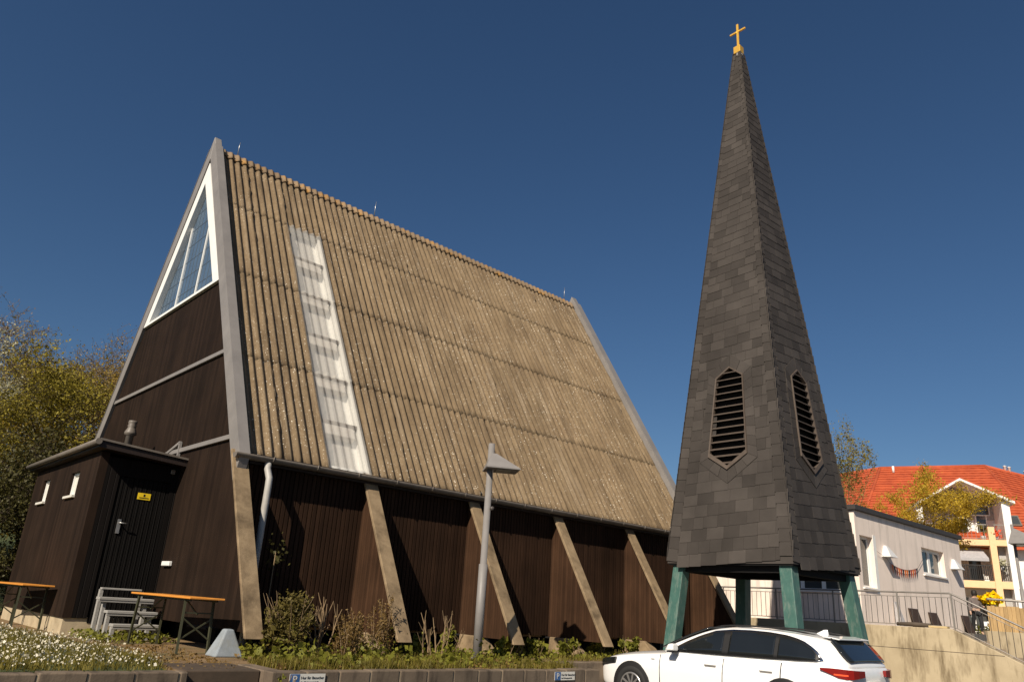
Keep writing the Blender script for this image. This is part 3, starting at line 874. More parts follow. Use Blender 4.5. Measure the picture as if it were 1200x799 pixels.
# ================================================================== PARKING SIGNS
def text_obj(name, s, size, mat, parent, loc, rot, extr=.001, align='LEFT'):
    cu = bpy.data.curves.new(name, 'FONT'); cu.body = s; cu.size = size; cu.extrude = extr; cu.align_x = align
    o = bpy.data.objects.new(name, cu); dg = bpy.context.evaluated_depsgraph_get()
    link(o); dg.update()
    me = bpy.data.meshes.new_from_object(o.evaluated_get(bpy.context.evaluated_depsgraph_get()))
    bpy.data.objects.remove(o); me.materials.clear(); me.materials.append(mat)
    o = bpy.data.objects.new(name, me); link(o, parent); o.location = loc; o.rotation_euler = rot
    return o
def psign(label, x, w_, y, z):
    t = thing('parking_sign', label, 'sign', (x, y, z), 0, 'parking signs on the low wall')
    h = .118
    MB().box(0, w_, 0, .006, 0, h).build('plate', M['signwhite'], t)
    MB().box(.002, .125, -.002, -.0005, .003, h - .003).build('blue_field', M['signblue'], t)
    text_obj('letter', 'P', .115, M['signwhite'], t, (.035, -.0035, .020), (pi / 2, 0, 0))
    text_obj('lettering', 'Nur für Besucher', .042, M['black'], t, (.14, -.002, .062), (pi / 2, 0, 0))
    text_obj('lettering', 'der Kirchengemeinde', .027, M['black'], t, (.14, -.002, .022), (pi / 2, 0, 0))
    return t
psign('blue and white parking sign on the low wall, nearer the steps', -.365, .455, -8.256, .505)
psign('blue and white parking sign on the low wall, nearer the white car', 3.98, .44, -8.256, .50)

# ================================================================== BELL TOWER
TC = Vector((10.35, -8.15, 0)); ZS = 2.58; ZTOP = 15.93; HB = 1.435; HT = .105
tower = thing('bell_tower', 'tall slate-clad bell tower on four green legs, topped by a golden cross', 'bell tower', TC)
def hw(z): return HB + (HT - HB) * (z - ZS) / (ZTOP - ZS)
sl = (HB - HT) / (ZTOP - ZS)
DIRS = [Vector((-1, 0, 0)), Vector((0, -1, 0)), Vector((1, 0, 0)), Vector((0, 1, 0))]
def F(di, u, z, off=0.0):
    d = DIRS[di]; t = Vector((-d.y, d.x, 0)); n = Vector((d.x, d.y, sl)).normalized()
    return d * hw(z) + t * u + n * off + Vector((0, 0, z))
HEX = [(0, 6.83), (.34, 6.60), (.47, 4.80), (0, 4.49), (-.47, 4.80), (-.34, 6.60)]
def in_hex(u, z, g=0.0):
    if z > 6.83 + g * 1.2 or z < 4.49 - g * 1.2: return False
    if z > 6.60: lim = .34 * (6.83 + g - z) / (.23) if z > 6.60 + g else .34 + g
    elif z < 4.80: lim = .47 * (z - 4.49 + g) / .31
    else: lim = .47 + (.34 - .47) * (z - 4.8) / 1.8
    return abs(u) < min(lim, .5) + g
mb = MB()
b_ = HB - .16; t_ = HT - .03
mb.hexa([(-b_, -b_, ZS + .002), (b_, -b_, ZS + .002), (b_, b_, ZS + .002), (-b_, b_, ZS + .002), (-t_, -t_, ZTOP), (t_, -t_, ZTOP), (t_, t_, ZTOP), (-t_, t_, ZTOP)])
mb.build('spire_boarding', M['dark'], tower)
mb = MB()
mb.box(-HB + .03, HB - .03, -HB + .03, HB - .03, ZS - .03, ZS); 
for s_ in (-1, 1):
    mb.box(-HB + .2, HB - .2, s_ * 1.18 - .09, s_ * 1.18 + .09, ZS - .16, ZS - .031); mb.box(s_ * 1.18 - .09, s_ * 1.18 + .09, -1.08, 1.08, ZS - .155, ZS - .032)
mb.build('soffit', M['dark'], tower)
rs = random.Random(11)
def slate(mb, di, u0, u1, z0, z1, tilt0=0.0, rise=.0):
    # a thin wedge, thick at its lower edge; corners slightly chipped
    c = .02
    b0 = z0 + tilt0 * u0; b1 = z0 + tilt0 * u1
    th = rs.uniform(.009, .014); j = lambda: rs.gauss(0, .003)
    lo = [(u0 + c * .5, b0 + j(), 0), (u1 - .003, b1 + j(), 0)]
    V = [F(di, u0 + .002, b0 + .012 + j(), th * .4), F(di, u1 - .002, b1 + j(), th * .4), F(di, u1 - .002, b1 + (z1 - z0) * 1.18, .001), F(di, u0 + .002, b0 + (z1 - z0) * 1.18, .001),
         F(di, u0 + .002, b0 + .012 + j(), th + .004), F(di, u1 - .002, b1 + j(), th + .004), F(di, u1 - .002, b1 + (z1 - z0) * 1.18, .008), F(di, u0 + .002, b0 + (z1 - z0) * 1.18, .008)]
    mb.hexa(V)
for di in range(4):
    mb = MB(); z = ZS - .02; row = 0
    while z < ZTOP - .06:
        dz = .255 - .007 * (z - ZS)
        h = hw(z); bw = max(.085, .25 * h / HB + .02)
        inner = h - bw
        # hip border strips
        for s_ in (-1, 1):
            a, b = (-h - .012, -inner) if s_ < 0 else (inner, h + .012)
            zo = z + rs.uniform(-.012, .012) + (dz * .4 if s_ > 0 else 0)
            slate(mb, di, a, b, zo, zo + dz * .98, -.04 if s_ < 0 else .04)
        if inner > .08:
            u = -inner - rs.uniform(0, .12)
            while u < inner:
                wd = rs.uniform(.24, .42)
                a, b = max(u, -inner - .01), min(u + wd, inner + .01)
                zc = z + dz * .5 + .07 * u
                if b - a > .02 and not in_hex((a + b) / 2, zc, .06):
                    slate(mb, di, a, b, z, z + dz, .07)
                u += wd
        z += dz; row += 1
    # ring of dressed slates round the louvre
    OUT = [(0, 7.13), (.53, 6.74), (.69, 4.70), (0, 4.20), (-.69, 4.70), (-.53, 6.74)]
    for k in range(6):
        a, b, c, d = (Vector((*q, 0)) for q in (HEX[k], HEX[(k + 1) % 6], OUT[(k + 1) % 6], OUT[k]))
        nn = max(2, round((b - a).length / .19))
        for i in range(nn):
            f0, f1 = i / nn, (i + .975) / nn
            p, q, q2, p2 = a.lerp(b, f0), a.lerp(b, f1), d.lerp(c, f1), d.lerp(c, f0)
            th = rs.uniform(.020, .026)
            mb.hexa([F(di, v.x, v.y, .012) for v in (p, q, q2, p2)] + [F(di, v.x, v.y, th) for v in (p, q, q2, p2)])
    mb.build('slate_cladding', M['slate'], tower)
    g = MB()
    for sg in (1, -1):
        chain = [(sg * abs(u), z) for u, z in (HEX[3], HEX[2], HEX[1], HEX[0])]
        g.add([F(di, u, z, -.006) for u, z in [(sg * hw(ZS), ZS), (0, ZS)] + chain + [(0, ZTOP - .05), (sg * hw(ZTOP - .05), ZTOP - .05)]], [tuple(range(8))])
    g.build('slate_underlay', M['slate'], tower)
    # louvre
    g = MB(); inner = [(u * .925, 5.65 + (z - 5.65) * .97) for u, z in HEX]
    for k in range(6):
        a, b = HEX[k], HEX[(k + 1) % 6]; c, d = inner[(k + 1) % 6], inner[k]
        wide = 1.0
        if k in (2, 3):
            c = (c[0] * (.97), c[1] + .05); d = (d[0] * .97, d[1] + .05)
        g.hexa([F(di, *a, -.02), F(di, *b, -.02), F(di, *c, -.02), F(di, *d, -.02), F(di, *a, .055), F(di, *b, .055), F(di, *c, .05), F(di, *d, .05)])
    lv = g.build('louvre', M['louvre'], tower)
    g = MB(); g.add([F(di, u, z, -.095) for u, z in HEX], [tuple(range(6))]); g.build('opening_shade_panel', M['dark'], lv)  # flat black panel behind the blades, the shade of depth is its colour
    g = MB(); z = 4.62
    while z < 6.75:
        def wat(zz):
            if zz > 6.60: return max(.02, .34 * (6.83 - zz) / .23)
            if zz < 4.8: return max(.02, .47 * (zz - 4.49) / .31)
            return .47 - .13 * (zz - 4.8) / 1.8
        w_ = wat(z) * .93; w2_ = min(w_, wat(min(z + .06, 6.8)) * .95)
        g.hexa([F(di, -w_, z, .046), F(di, w_, z, .046), F(di, w2_, z + .065, -.08), F(di, -w2_, z + .065, -.08), F(di, -w_, z + .020, .049), F(di, w_, z + .020, .049), F(di, w2_, z + .080, -.078), F(di, -w2_, z + .080, -.078)])
        z += .158
    g.build('blade', M['louvre'], lv)
# legs
for sx in (-1, 1):
    for sy in (-1, 1):
        mb = MB(); a = .128
        tx, ty = sx * (HB - .22), sy * (HB - .22); bx, by = sx * (HB + .03), sy * (HB + .03)
        mb.hexa([(bx - a, by - a, 0), (bx + a, by - a, 0), (bx + a, by + a, 0), (bx - a, by + a, 0), (tx - a, ty - a, ZS - .02), (tx + a, ty - a, ZS - .02), (tx + a, ty + a, ZS - .02), (tx - a, ty + a, ZS - .02)])
        mb.build('leg', M['green'], tower, bevel=.012, seg=2)
mb = MB(); mb.lathe((0, 0, ZTOP - .03), [(0, 0), (.135, 0), (.12, .06), (.10, .12), (0, .12)], 4); mb.build('spire_cap', M['zinc'], tower)
mb = MB(); mb.box(-.10, .10, -.10, .10, ZTOP + .09, ZTOP + .32)
cr = mb.build('cross', M['gold'], tower, bevel=.01)
mb = MB(); mb.box(-.024, .024, -.030, .030, ZTOP + .32, ZTOP + 1.10); mb.box(-.023, .023, -.235, -.0301, ZTOP + .82, ZTOP + .875); mb.box(-.023, .023, .0301, .235, ZTOP + .82, ZTOP + .875)
mb.build('cross_arms', M['gold'], cr, bevel=.006)

# ================================================================== CAR
car = thing('parked_car', 'white estate car with dark windows parked nose-in beside the bell tower', 'car', (6.475, -6.788, 0), RAD(-87.05))
CS = 1.0; HW = .92
X_ = [0.0, .06, .25, .55, .9, 1.3, 1.6, 2.2, 3.0, 3.7, 4.2, 4.48, 4.64, 4.71]
W_ = [.52, .70, .82, .88, .91, .918, .92, .92, .922, .925, .91, .88, .82, .76]
SH = [.58, .67, .745, .80, .845, .885, .91, .93, .945, .965, .985, .99, .965, .88]
DK = [.60, .70, .79, .85, .90, .935, .955, .96, .96, .98, 1.0, 1.0, .975, .885]
BT = [.34, .25, .21, .2, .2, .2, .2, .2, .2, .2, .22, .27, .33, .42]
def cc(x, y, z): return (x * CS, y + HW, z)
mb = MB(); NP = 0
rows = []
for i, x in enumerate(X_):
    w_, sh, dk, bt = W_[i], SH[i], DK[i], BT[i]
    hp = [(w_ - .09, bt), (w_ - .02, bt + .08), (w_ - .005, bt + (sh - bt) * .5), (w_, bt + (sh - bt) * .68), (w_ - .012, bt + (sh - bt) * .82), (w_ - .045, sh - .02), (w_ - .085, sh + .004), (w_ * .6, dk - .004), (w_ * .28, dk + .006), (0, dk + .008)]
    rows.append([cc(x, -y, z) for y, z in hp] + [cc(x, y, z) for y, z in hp[-2::-1]])
n = len(rows[0])
mb.add([p for r in rows for p in r], [(i * n + k, i * n + k + 1, (i + 1) * n + k + 1, (i + 1) * n + k) for i in range(len(rows) - 1) for k in range(n - 1)] + [tuple(range(n)), tuple((len(rows) - 1) * n + k for k in range(n))[::-1]] + [(i * n, (i + 1) * n, (i + 1) * n + n - 1, i * n + n - 1) for i in range(len(rows) - 1)], True)
ob = mb.build('body', M['car'], car)
m = ob.modifiers.new('s', 'SUBSURF'); m.levels = 2; m.render_levels = 2
def hull_w(x): return float(np.interp(x, X_, W_))
GX = [1.38, 1.7, 2.0, 2.3, 2.6, 3.0, 3.4, 3.8, 4.1, 4.34, 4.44, 4.52, 4.60, 4.66]
GZ = [.96, 1.115, 1.25, 1.365, 1.42, 1.437, 1.43, 1.405, 1.375, 1.335, 1.235, 1.14, 1.05, .985]
def side_y(z): return .855 - .44 * max(0, z - .95) - .25 * max(0, z - 1.25) ** 1.5
def groof(x): return float(np.interp(x, GX, GZ))
def gedge(x):
    zr = groof(x); return max(.95, zr - .06)
mb = MB(); rows = []
for x, zr in zip(GX, GZ):
    ze_ = gedge(x); ye = side_y(ze_)
    taper = 1 - .10 * max(0, (x - 3.9) / .75)
    hp = [(side_y(.93), .90), (side_y(.95), .95), (side_y(.95 + (ze_ - .95) * .5), .95 + (ze_ - .95) * .5), (ye, ze_), (ye - .06, ze_ + (zr - ze_) * .55), (ye * .6, zr - .008), (0, zr)]
    hp = [(y * taper, z) for y, z in hp]
    rows.append([cc(x, -y, z) for y, z in hp] + [cc(x, y, z) for y, z in hp[-2::-1]])
n = len(rows[0])
mb.add([p for r in rows for p in r], [(i * n + k, i * n + k + 1, (i + 1) * n + k + 1, (i + 1) * n + k) for i in range(len(rows) - 1) for k in range(n - 1)] + [tuple(range(n)), tuple((len(rows) - 1) * n + k for k in range(n))[::-1]], True)
ob = mb.build('cabin', M['car'], car)
m = ob.modifiers.new('s', 'SUBSURF'); m.levels = 2; m.render_levels = 2
def side_pane(name, poly, mat, off, par=car, sgn=-1):
    xs0 = [p[0] for p in poly]; x0, x1 = min(xs0), max(xs0)
    def zr(x):
        zs_ = []
        for (xa, za), (xb, zb_) in zip(poly, poly[1:] + poly[:1]):
            if (xa - x) * (xb - x) <= 0 and xa != xb: zs_.append(za + (zb_ - za) * (x - xa) / (xb - xa))
        return min(zs_), max(zs_)
    nX, nZ = 26, 5; V = []
    for i in range(nX + 1):
        x = x0 + (x1 - x0) * (.0005 + .999 * i / nX); lo, hi = zr(x)
        for j in range(nZ + 1):
            z = lo + (hi - lo) * j / nZ; tp = 1 - .10 * max(0, (x - 3.9) / .75)
            V.append(cc(x, sgn * (side_y(z) * tp + off), z))
    q = MB(); q.add(V, [(i * (nZ + 1) + j, (i + 1) * (nZ + 1) + j, (i + 1) * (nZ + 1) + j + 1, i * (nZ + 1) + j + 1) for i in range(nX) for j in range(nZ)], True)
    o_ = q.build(name, mat, par, fix=False)
    sm_ = o_.modifiers.new('t', 'SOLIDIFY'); sm_.thickness = .004; sm_.offset = 0
    return o_
DLO = [(1.66, .965), (1.92, 1.10), (2.18, 1.22), (2.46, 1.318), (2.75, 1.352), (3.05, 1.362), (3.4, 1.355), (3.72, 1.325), (3.95, 1.272), (4.10, 1.19), (4.20, 1.10), (4.26, 1.035), (4.22, 1.012), (3.4, .985), (2.5, .97)]
DLOb = [(x + (.03 if i in (10, 11, 12) else 0) - (.03 if i == 0 else 0), z + (.016 if 0 < i < 11 else -.014)) for i, (x, z) in enumerate(DLO)]
for sgn in (-1, 1):
    tr = side_pane('window_trim', DLOb, M['chrome'], .012, car, sgn)
    side_pane('window_surround', DLO, M['cararch'], .018, tr, sgn)
    def clip(xa, xb, g=.02):
        top = [(x, z) for x, z in DLO[:12]]; xs = [p[0] for p in top]; zs_ = [p[1] for p in top]
        bx = [p[0] for p in DLO[:-4:-1]][::-1]
        o_ = []
        for x in np.linspace(xa, xb, 9):
            o_.append((x, max(.985, float(np.interp(x, xs, zs_)) - g)))
        zb_ = lambda x: .972 + (x - 1.66) * .018 + g * .3
        return [(xb, zb_(xb)), (xa, zb_(xa))] + o_
    side_pane('side_window', clip(1.80, 2.63), M['carglass'], .024, car, sgn)
    side_pane('side_window', clip(2.74, 3.52), M['carglass'], .024, car, sgn)
    side_pane('side_window', clip(3.58, 4.17), M['carglass'], .024, car, sgn)
# rear and front screens on the cabin surface
def screen(name, xs, fr, mat, off):
    q = MB(); R_ = []
    for j, x in enumerate(xs):
        zr = groof(x); ye = side_y(gedge(x)) * (1 - .10 * max(0, (x - 3.9) / .75))
        f = fr[j] if hasattr(fr, '__len__') else fr
        R_.append([(x, y * ye * f, zr - .008 * abs(y) ** 2 + 0) for y in np.linspace(-1, 1, 9)])
    V = [cc(x + off[0], y, z + off[1]) for r in R_ for x, y, z in r]
    q.add(V, [(i * 9 + k, i * 9 + k + 1, (i + 1) * 9 + k + 1, (i + 1) * 9 + k) for i in range(len(xs) - 1) for k in range(8)], True)
    o_ = q.build(name, mat, car, fix=False)
    sm_ = o_.modifiers.new('t', 'SOLIDIFY'); sm_.thickness = .02; sm_.offset = 0
    return o_
screen('rear_window', [4.335, 4.39, 4.44, 4.49, 4.54, 4.59, 4.625], [.96, .985, .99, .99, .97, .93, .87], M['carglass'], (.014, .012))
screen('windscreen', [1.45, 1.7, 1.95, 2.2, 2.32], .88, M['carglass'], (-.012, .018))
q = MB(); q.hexa([cc(4.22, -.62, 1.352), cc(4.46, -.58, 1.318), cc(4.46, .58, 1.318), cc(4.22, .62, 1.352), cc(4.22, -.62, 1.378), cc(4.47, -.585, 1.340), cc(4.47, .585, 1.340), cc(4.22, .62, 1.378)]); q.build('spoiler', M['car'], car, bevel=.012, seg=3)
for sgn in (-1, 1):
    q = MB(); xs = np.linspace(2.35, 4.12, 12)
    q.tube([cc(x, sgn * (side_y(gedge(x)) - .075), groof(x) + .006) for x in xs], [.004] + [.014] * 10 + [.004], 6); q.build('roof_rail', M['cararch'], car)
q = MB(); q.hexa([cc(3.86, -.03, 1.385), cc(4.06, -.03, 1.37), cc(4.06, .03, 1.37), cc(3.86, .03, 1.385), cc(3.99, -.006, 1.455), cc(4.05, -.006, 1.46), cc(4.05, .006, 1.46), cc(3.99, .006, 1.455)]); q.build('roof_antenna', M['car'], car, bevel=.008, seg=2)
for sgn in (-1, 1):
    q = MB(); y0 = sgn * 1.0
    q.hexa([cc(1.70, y0 - .10, .955), cc(1.86, y0 - .10, .965), cc(1.86, y0 + .10, .965), cc(1.70, y0 + .10, .955), cc(1.74, y0 - .085, 1.07), cc(1.85, y0 - .09, 1.085), cc(1.85, y0 + .09, 1.085), cc(1.74, y0 + .085, 1.07)])
    o_ = q.build('mirror', M['car'], car, bevel=.035, seg=4)
    q = MB(); q.bar(cc(1.78, sgn * .83, .955), cc(1.78, sgn * .93, .975), .06, .03); q.box(1.72, 1.85, HW + y0 - .075, HW + y0 + .075, .938, .956); q.build('mirror_foot', M['cararch'], o_)
    # wheels and arches
    for xw in (.88, 3.70):
        q = MB(); yy = sgn * (hull_w(xw) + .002); q.lathe((xw, HW + yy - sgn * .06, .345), [(0, 0), (.385, 0), (.385, .058), (.37, .064), (0, .064)], 32, (0, sgn, 0)); q.build('wheel_arch', M['cararch'], car)
        wc = (xw, HW + sgn * (hull_w(xw) - .05), .325)
        q = MB(); q.lathe(wc, [(.21, -.1), (.318, -.1), (.325, -.05), (.325, .045), (.31, .068), (.235, .072), (.225, .06)], 36, (0, sgn, 0)); wh = q.build('wheel', M['tyre'], car)
        q = MB(); q.lathe(wc, [(.0, .02), (.225, .02), (.226, .064), (.212, .066), (.205, .03)], 36, (0, sgn, 0)); q.build('rim_well', M['cararch'], wh)
        q = MB()
        for k in range(10):
            a = 2 * pi * k / 10 + .1
            c = Vector(wc) + Vector((0, sgn * .055, 0)); e = c + Vector((cos(a) * .2, sgn * .004, sin(a) * .2))
            q.bar(c + Vector((cos(a) * .03, sgn * -.004, sin(a) * .03)), e, .034, .02, (0, 1, 0))
        q.lathe(wc, [(.0, .07), (.045, .068), (.05, .03)], 16, (0, sgn, 0)); q.lathe(wc, [(.196, .07), (.222, .07), (.222, .02), (.196, .02), (.196, .07)], 36, (0, sgn, 0))
        q.build('rim', M['alloy'], wh)
    # door seams, handles
    for xs_ in (1.47, 2.66, 3.64):
        q = MB(); pts = []
        for f in (.12, .35, .55, .68, .82, .97):
            x = xs_ + (.05 * (f - .5) if xs_ > 2 else 0)
            w_ = hull_w(x); bt, sh = .2, float(np.interp(x, X_, SH)); yv = {.12: w_ - .022, .35: w_ - .010, .55: w_ - .006, .68: w_ - .004, .82: w_ - .016, .97: w_ - .05}[f]
            pts.append(cc(x, sgn * yv, bt + (sh - bt) * f))
        q.tube(pts, .009, 4); q.build('door_seam', M['cararch'], car)
    for xs_ in (2.45, 3.42):
        q = MB(); q.box(xs_ - .11, xs_ + .11, HW + sgn * .918 - .014, HW + sgn * .918 + .014, .795, .822); q.build('door_handle', M['car'], car, bevel=.01, seg=3)
        q = MB(); q.box(xs_ - .10, xs_ + .10, HW + sgn * .914 - .008, HW + sgn * .914 + .008, .776, .790); q.build('handle_recess', M['rail'], car)
    q = MB(); q.box(1.30, 1.37, HW + sgn * .917 - .004, HW + sgn * .917 + .004, .80, .806); q.build('side_badge', M['cararch'], car)
    # lamps
    def strip(name, plan, z0, z1, mat, off=.0, thick=.03):
        q = MB(); V = []
        for i, (x, y) in enumerate(plan):
            a = plan[max(0, i - 1)]; b = plan[min(len(plan) - 1, i + 1)]; d = Vector((b[0] - a[0], b[1] - a[1])).normalized(); nn = Vector((d.y, -d.x)) * (1 if sgn < 0 else 1)
            za = z0[i] if hasattr(z0, '__len__') else z0; zb_ = z1[i] if hasattr(z1, '__len__') else z1
            for dd in (-thick, .012 + off):
                for zz in (za, zb_): V.append(cc(x + nn.x * dd, sgn * -1 * (y + nn.y * dd) * -1 if False else (y + nn.y * dd) * (1 if sgn < 0 else -1), zz))
        Fc = []
        for i in range(len(plan) - 1):
            b0, b1 = 4 * i, 4 * (i + 1)
            Fc += [(b0 + 2, b1 + 2, b1 + 3, b0 + 3), (b0, b0 + 1, b1 + 1, b1), (b0 + 1, b0 + 3, b1 + 3, b1 + 1), (b0, b1, b1 + 2, b0 + 2)]
        Fc += [(0, 2, 3, 1), tuple(4 * (len(plan) - 1) + k for k in (0, 1, 3, 2))]
        q.add(V, Fc); return q.build(name, mat, car)
    plan = [(4.27, -.897), (4.40, -.882), (4.52, -.858), (4.62, -.815), (4.69, -.745), (4.715, -.62), (4.725, -.42)]
    strip('tail_lamp', plan, [.905, .86, .81, .795, .80, .815, .83], [.93, .935, .935, .93, .925, .92, .915], M['red'], .004)
    strip('tail_lamp_reflector', [(4.46, -.872), (4.56, -.842), (4.64, -.80)], [.845, .84, .84], [.865, .862, .86], M['redorange'], .010)
    plan = [(.50, -.868), (.28, -.815), (.12, -.735), (.05, -.66), (.015, -.52)]
    strip('head_lamp', plan[::-1], [.575, .59, .60, .63, .67][::1], [.64, .675, .70, .735, .765], M['carglass'], .0)
text_obj('badge', 'TDI', .06, M['chrome'], car, cc(4.722, .42, .862), (pi / 2, 0, pi / 2), .004)
text_obj('badge', 'quattro', .036, M['chrome'], car, cc(4.728, .42, .815), (pi / 2, 0, pi / 2), .004)
q = MB(); q.box(4.60, 4.735, HW - .70, HW + .70, .30, .56); q.build('rear_bumper_trim', M['cararch'], car, bevel=.02)
q = MB(); q.box(4.705, 4.735, HW - .26, HW + .26, .66, .77); q.build('number_plate', M['signwhite'], car)

# ================================================================== RIGHT SIDE: ground, wall, building
ZR1 = 1.58
mb = MB(); mb.prism([(17.1, -9.40, 0), (18.9, -9.40, 0), (22, -8.75, 0), (30.9, -6.1, 0), (36.2, -10.8, 0), (110, -75, 0), (200, 200, 0), (17.1, 90, 0)], (0, 0, ZR1))
tag(mb.build('upper_ground', M['pave']), kind='structure')
mb = MB(); XW0, XW1 = 16.98, 17.24
prof = [(16.0, 0.0), (16.0, 1.60), (-9.48, 1.645), (-12.85, 0.06), (-12.85, -.1), (16, -.1)]
mb.prism([(XW0, y, z) for y, z in prof], (XW1 - XW0, 0, 0))
sw = tag(mb.build('concrete_wall', M['sconc'], bevel=.01), 'stained beige concrete wall with a sloping top under the railing', 'wall')
mb = MB(); mb.box(XW0 - .004, XW0 - .001, -10.6, -6.0, 1.10, 1.112); mb.build('pour_joint', M['log'], sw)
t = thing('outdoor_stairs', 'concrete stairs going down behind the sloping wall', 'stairs', (18.0, -9.4, 0))
for i in range(9):
    MB().box(-.74, .85, -.36 - .36 * i, -.36 * i - .002, 0, ZR1 - .17 * (i + 1)).build('step', M['stonebeige'], t)
# railing
rl = thing('stair_railing', 'thin grey metal railing on top of the stained concrete wall', 'railing', (17.1, -9.5, 0))
def RL(y, z): return Vector((0.0, y + 9.5, z))
ztopr = lambda y: 2.505 if y > -9.52 else 2.505 - (-9.52 - y) * .484
zbot = lambda y: 1.70 if y > -9.52 else 1.70 - (-9.52 - y) * .484
MB().tube([RL(4, 2.505), RL(-9.50, 2.505), RL(-9.56, 2.485), RL(-12.9, ztopr(-12.9))], .022, 8).build('handrail', M['rail'], rl)
MB().tube([RL(4, 2.40), RL(-9.52, 2.40), RL(-12.9, ztopr(-12.9) - .105)], .009, 6).build('upper_bar', M['rail'], rl)
MB().tube([RL(4, 1.70), RL(-9.52, 1.70), RL(-12.9, zbot(-12.9))], .012, 6).build('lower_bar', M['rail'], rl)
mb = MB(); y = 3.9
while y > -12.8:
    mb.tube([RL(y, zbot(y)), RL(y, ztopr(y) - .10)], .0075, 5, cap=False); y -= .15
mb.build('bars', M['raildark'], rl)
y = 2.8
for y in (2.8, .9, -1.0, -2.9, -4.7, -6.45, -8.2, -9.53, -11.2, -12.8):
    MB().bar(RL(y, zbot(y) - .2), RL(y, ztopr(y)), .035, .035).build('post', M['rail'], rl)

# building
BX0, BX1, BY0, BY1 = 18.6, 27.55, -6.59, 3.5
bd = thing('side_building', 'low pale rendered building with white windows behind the bell tower', 'building', (BX0, BY0, ZR1))
def B(x, y, z): return (x - BX0, y - BY0, z - ZR1)
def bbox(mb, x0, x1, y0, y1, z0, z1):
    p, q = B(x0, y0, z0), B(x1, y1, z1); return mb.box(p[0], q[0], p[1], q[1], p[2], q[2])
def wall_with_holes(axis, pos, thick, u0, u1, z0, z1, holes):
    mb = MB(); us = sorted([u0, u1] + [h for ho in holes for h in ho[:2]])
    for a, b in zip(us[:-1], us[1:]):
        ho = [h for h in holes if abs(h[0] - a) < 1e-6]
        segs = [(z0, ho[0][2]), (ho[0][3], z1)] if ho else [(z0, z1)]
        for c, d in segs:
            if axis == 'x': bbox(mb, a, b, pos, pos + thick, c, d)
            else: bbox(mb, pos, pos + thick, a, b, c, d)
    return mb
hs_ = [(18.86, 19.78, 2.70, 4.22), (23.72, 25.80, 3.42, 4.31)]
wall_with_holes('x', BY0, .3, BX0, BX1, 1.3, 4.93, hs_).build('wall', M['stucco'], bd)
hw_ = [(-6.12, -4.05, 2.55, 3.95)]
wall_with_holes('y', BX0 + .001, .3, BY0 + .3, BY1, 1.3, 4.93, hw_).build('wall', M['stucco'], bd)
mb = MB(); bbox(mb, BX1 - .3, BX1 - .001, BY0 + .3, BY1, 1.3, 4.93); bbox(mb, BX0, BX1, BY1, BY1 + .3, 1.3, 4.93); mb.build('wall', M['stucco'], bd)
mb = MB(); bbox(mb, BX0 - .10, BX1 + .1, BY0 - .10, BY1 + .4, 4.935, 5.09); rf = mb.build('roof', M['roofedge'], bd, bevel=.01)
mb = MB(); bbox(mb, BX0 + .4, BX1 - .4, BY0 + .6, BY1, 1.6, 4.8); mb.build('interior', M['dark'], bd)
def win(axis, a, b, c, d, n_mull, fr=.07, rec=.16):
    q = MB()
    xs = [a + (b - a) * i / (n_mull + 1) for i in range(n_mull + 2)]
    def bx_(u0, u1, z0, z1, o0, o1):
        if axis == 'x': bbox(q, u0, u1, BY0 + o0, BY0 + o1, z0, z1)
        else: bbox(q, BX0 + o0, BX0 + o1, u0, u1, z0, z1)
    bx_(a + .002, a + fr, c, d, rec, rec + .08); bx_(b - fr, b - .002, c, d, rec, rec + .08); bx_(a + fr, b - fr, c + .002, c + fr, rec, rec + .08); bx_(a + fr, b - fr, d - fr, d - .002, rec, rec + .08)
    for x in xs[1:-1]: bx_(x - fr, x + fr, c + fr, d - fr, rec + .001, rec + .079)
    o_ = q.build('window', M['white'], bd)
    q = MB(); bx_(a + fr, b - fr, c + fr, d - fr, rec + .03, rec + .05); q.build('pane', M['glass'], o_)
    q = MB(); bx_(a - .05, b + .05, c - .05, c - .002, -.06, rec - .002); q.build('sill', M['hwhite'], o_)
    return o_
w1 = win('x', *hs_[0], 0); win('x', *hs_[1], 1, .10); win('y', *hw_[0], 2, .06, .10)
mb = MB(); bbox(mb, 18.95, 19.70, BY0 + .225, BY0 + .24, 2.8, 3.75); mb.build('blind', M['awning'], w1)
mb = MB(); bbox(mb, 19.785, 19.98, BY0 - .012, BY0 - .001, 2.55, 4.30); mb.build('window_trim', M['white'], bd)
for nm, xl, zl in (('left', 20.62, 3.70), ('right', 26.62, 3.78)):
    q = MB(); a = .28
    V = [B(xl - a, BY0 - .30, zl), B(xl + a, BY0 - .30, zl), B(xl + a, BY0 - .002, zl), B(xl - a, BY0 - .002, zl), B(xl - .06, BY0 - .08, zl + .36), B(xl + .06, BY0 - .08, zl + .36), B(xl + .06, BY0 - .002, zl + .36), B(xl - .06, BY0 - .002, zl + .36)]
    q.hexa(V); q.build('wall_lamp', M['walllamp'], bd)
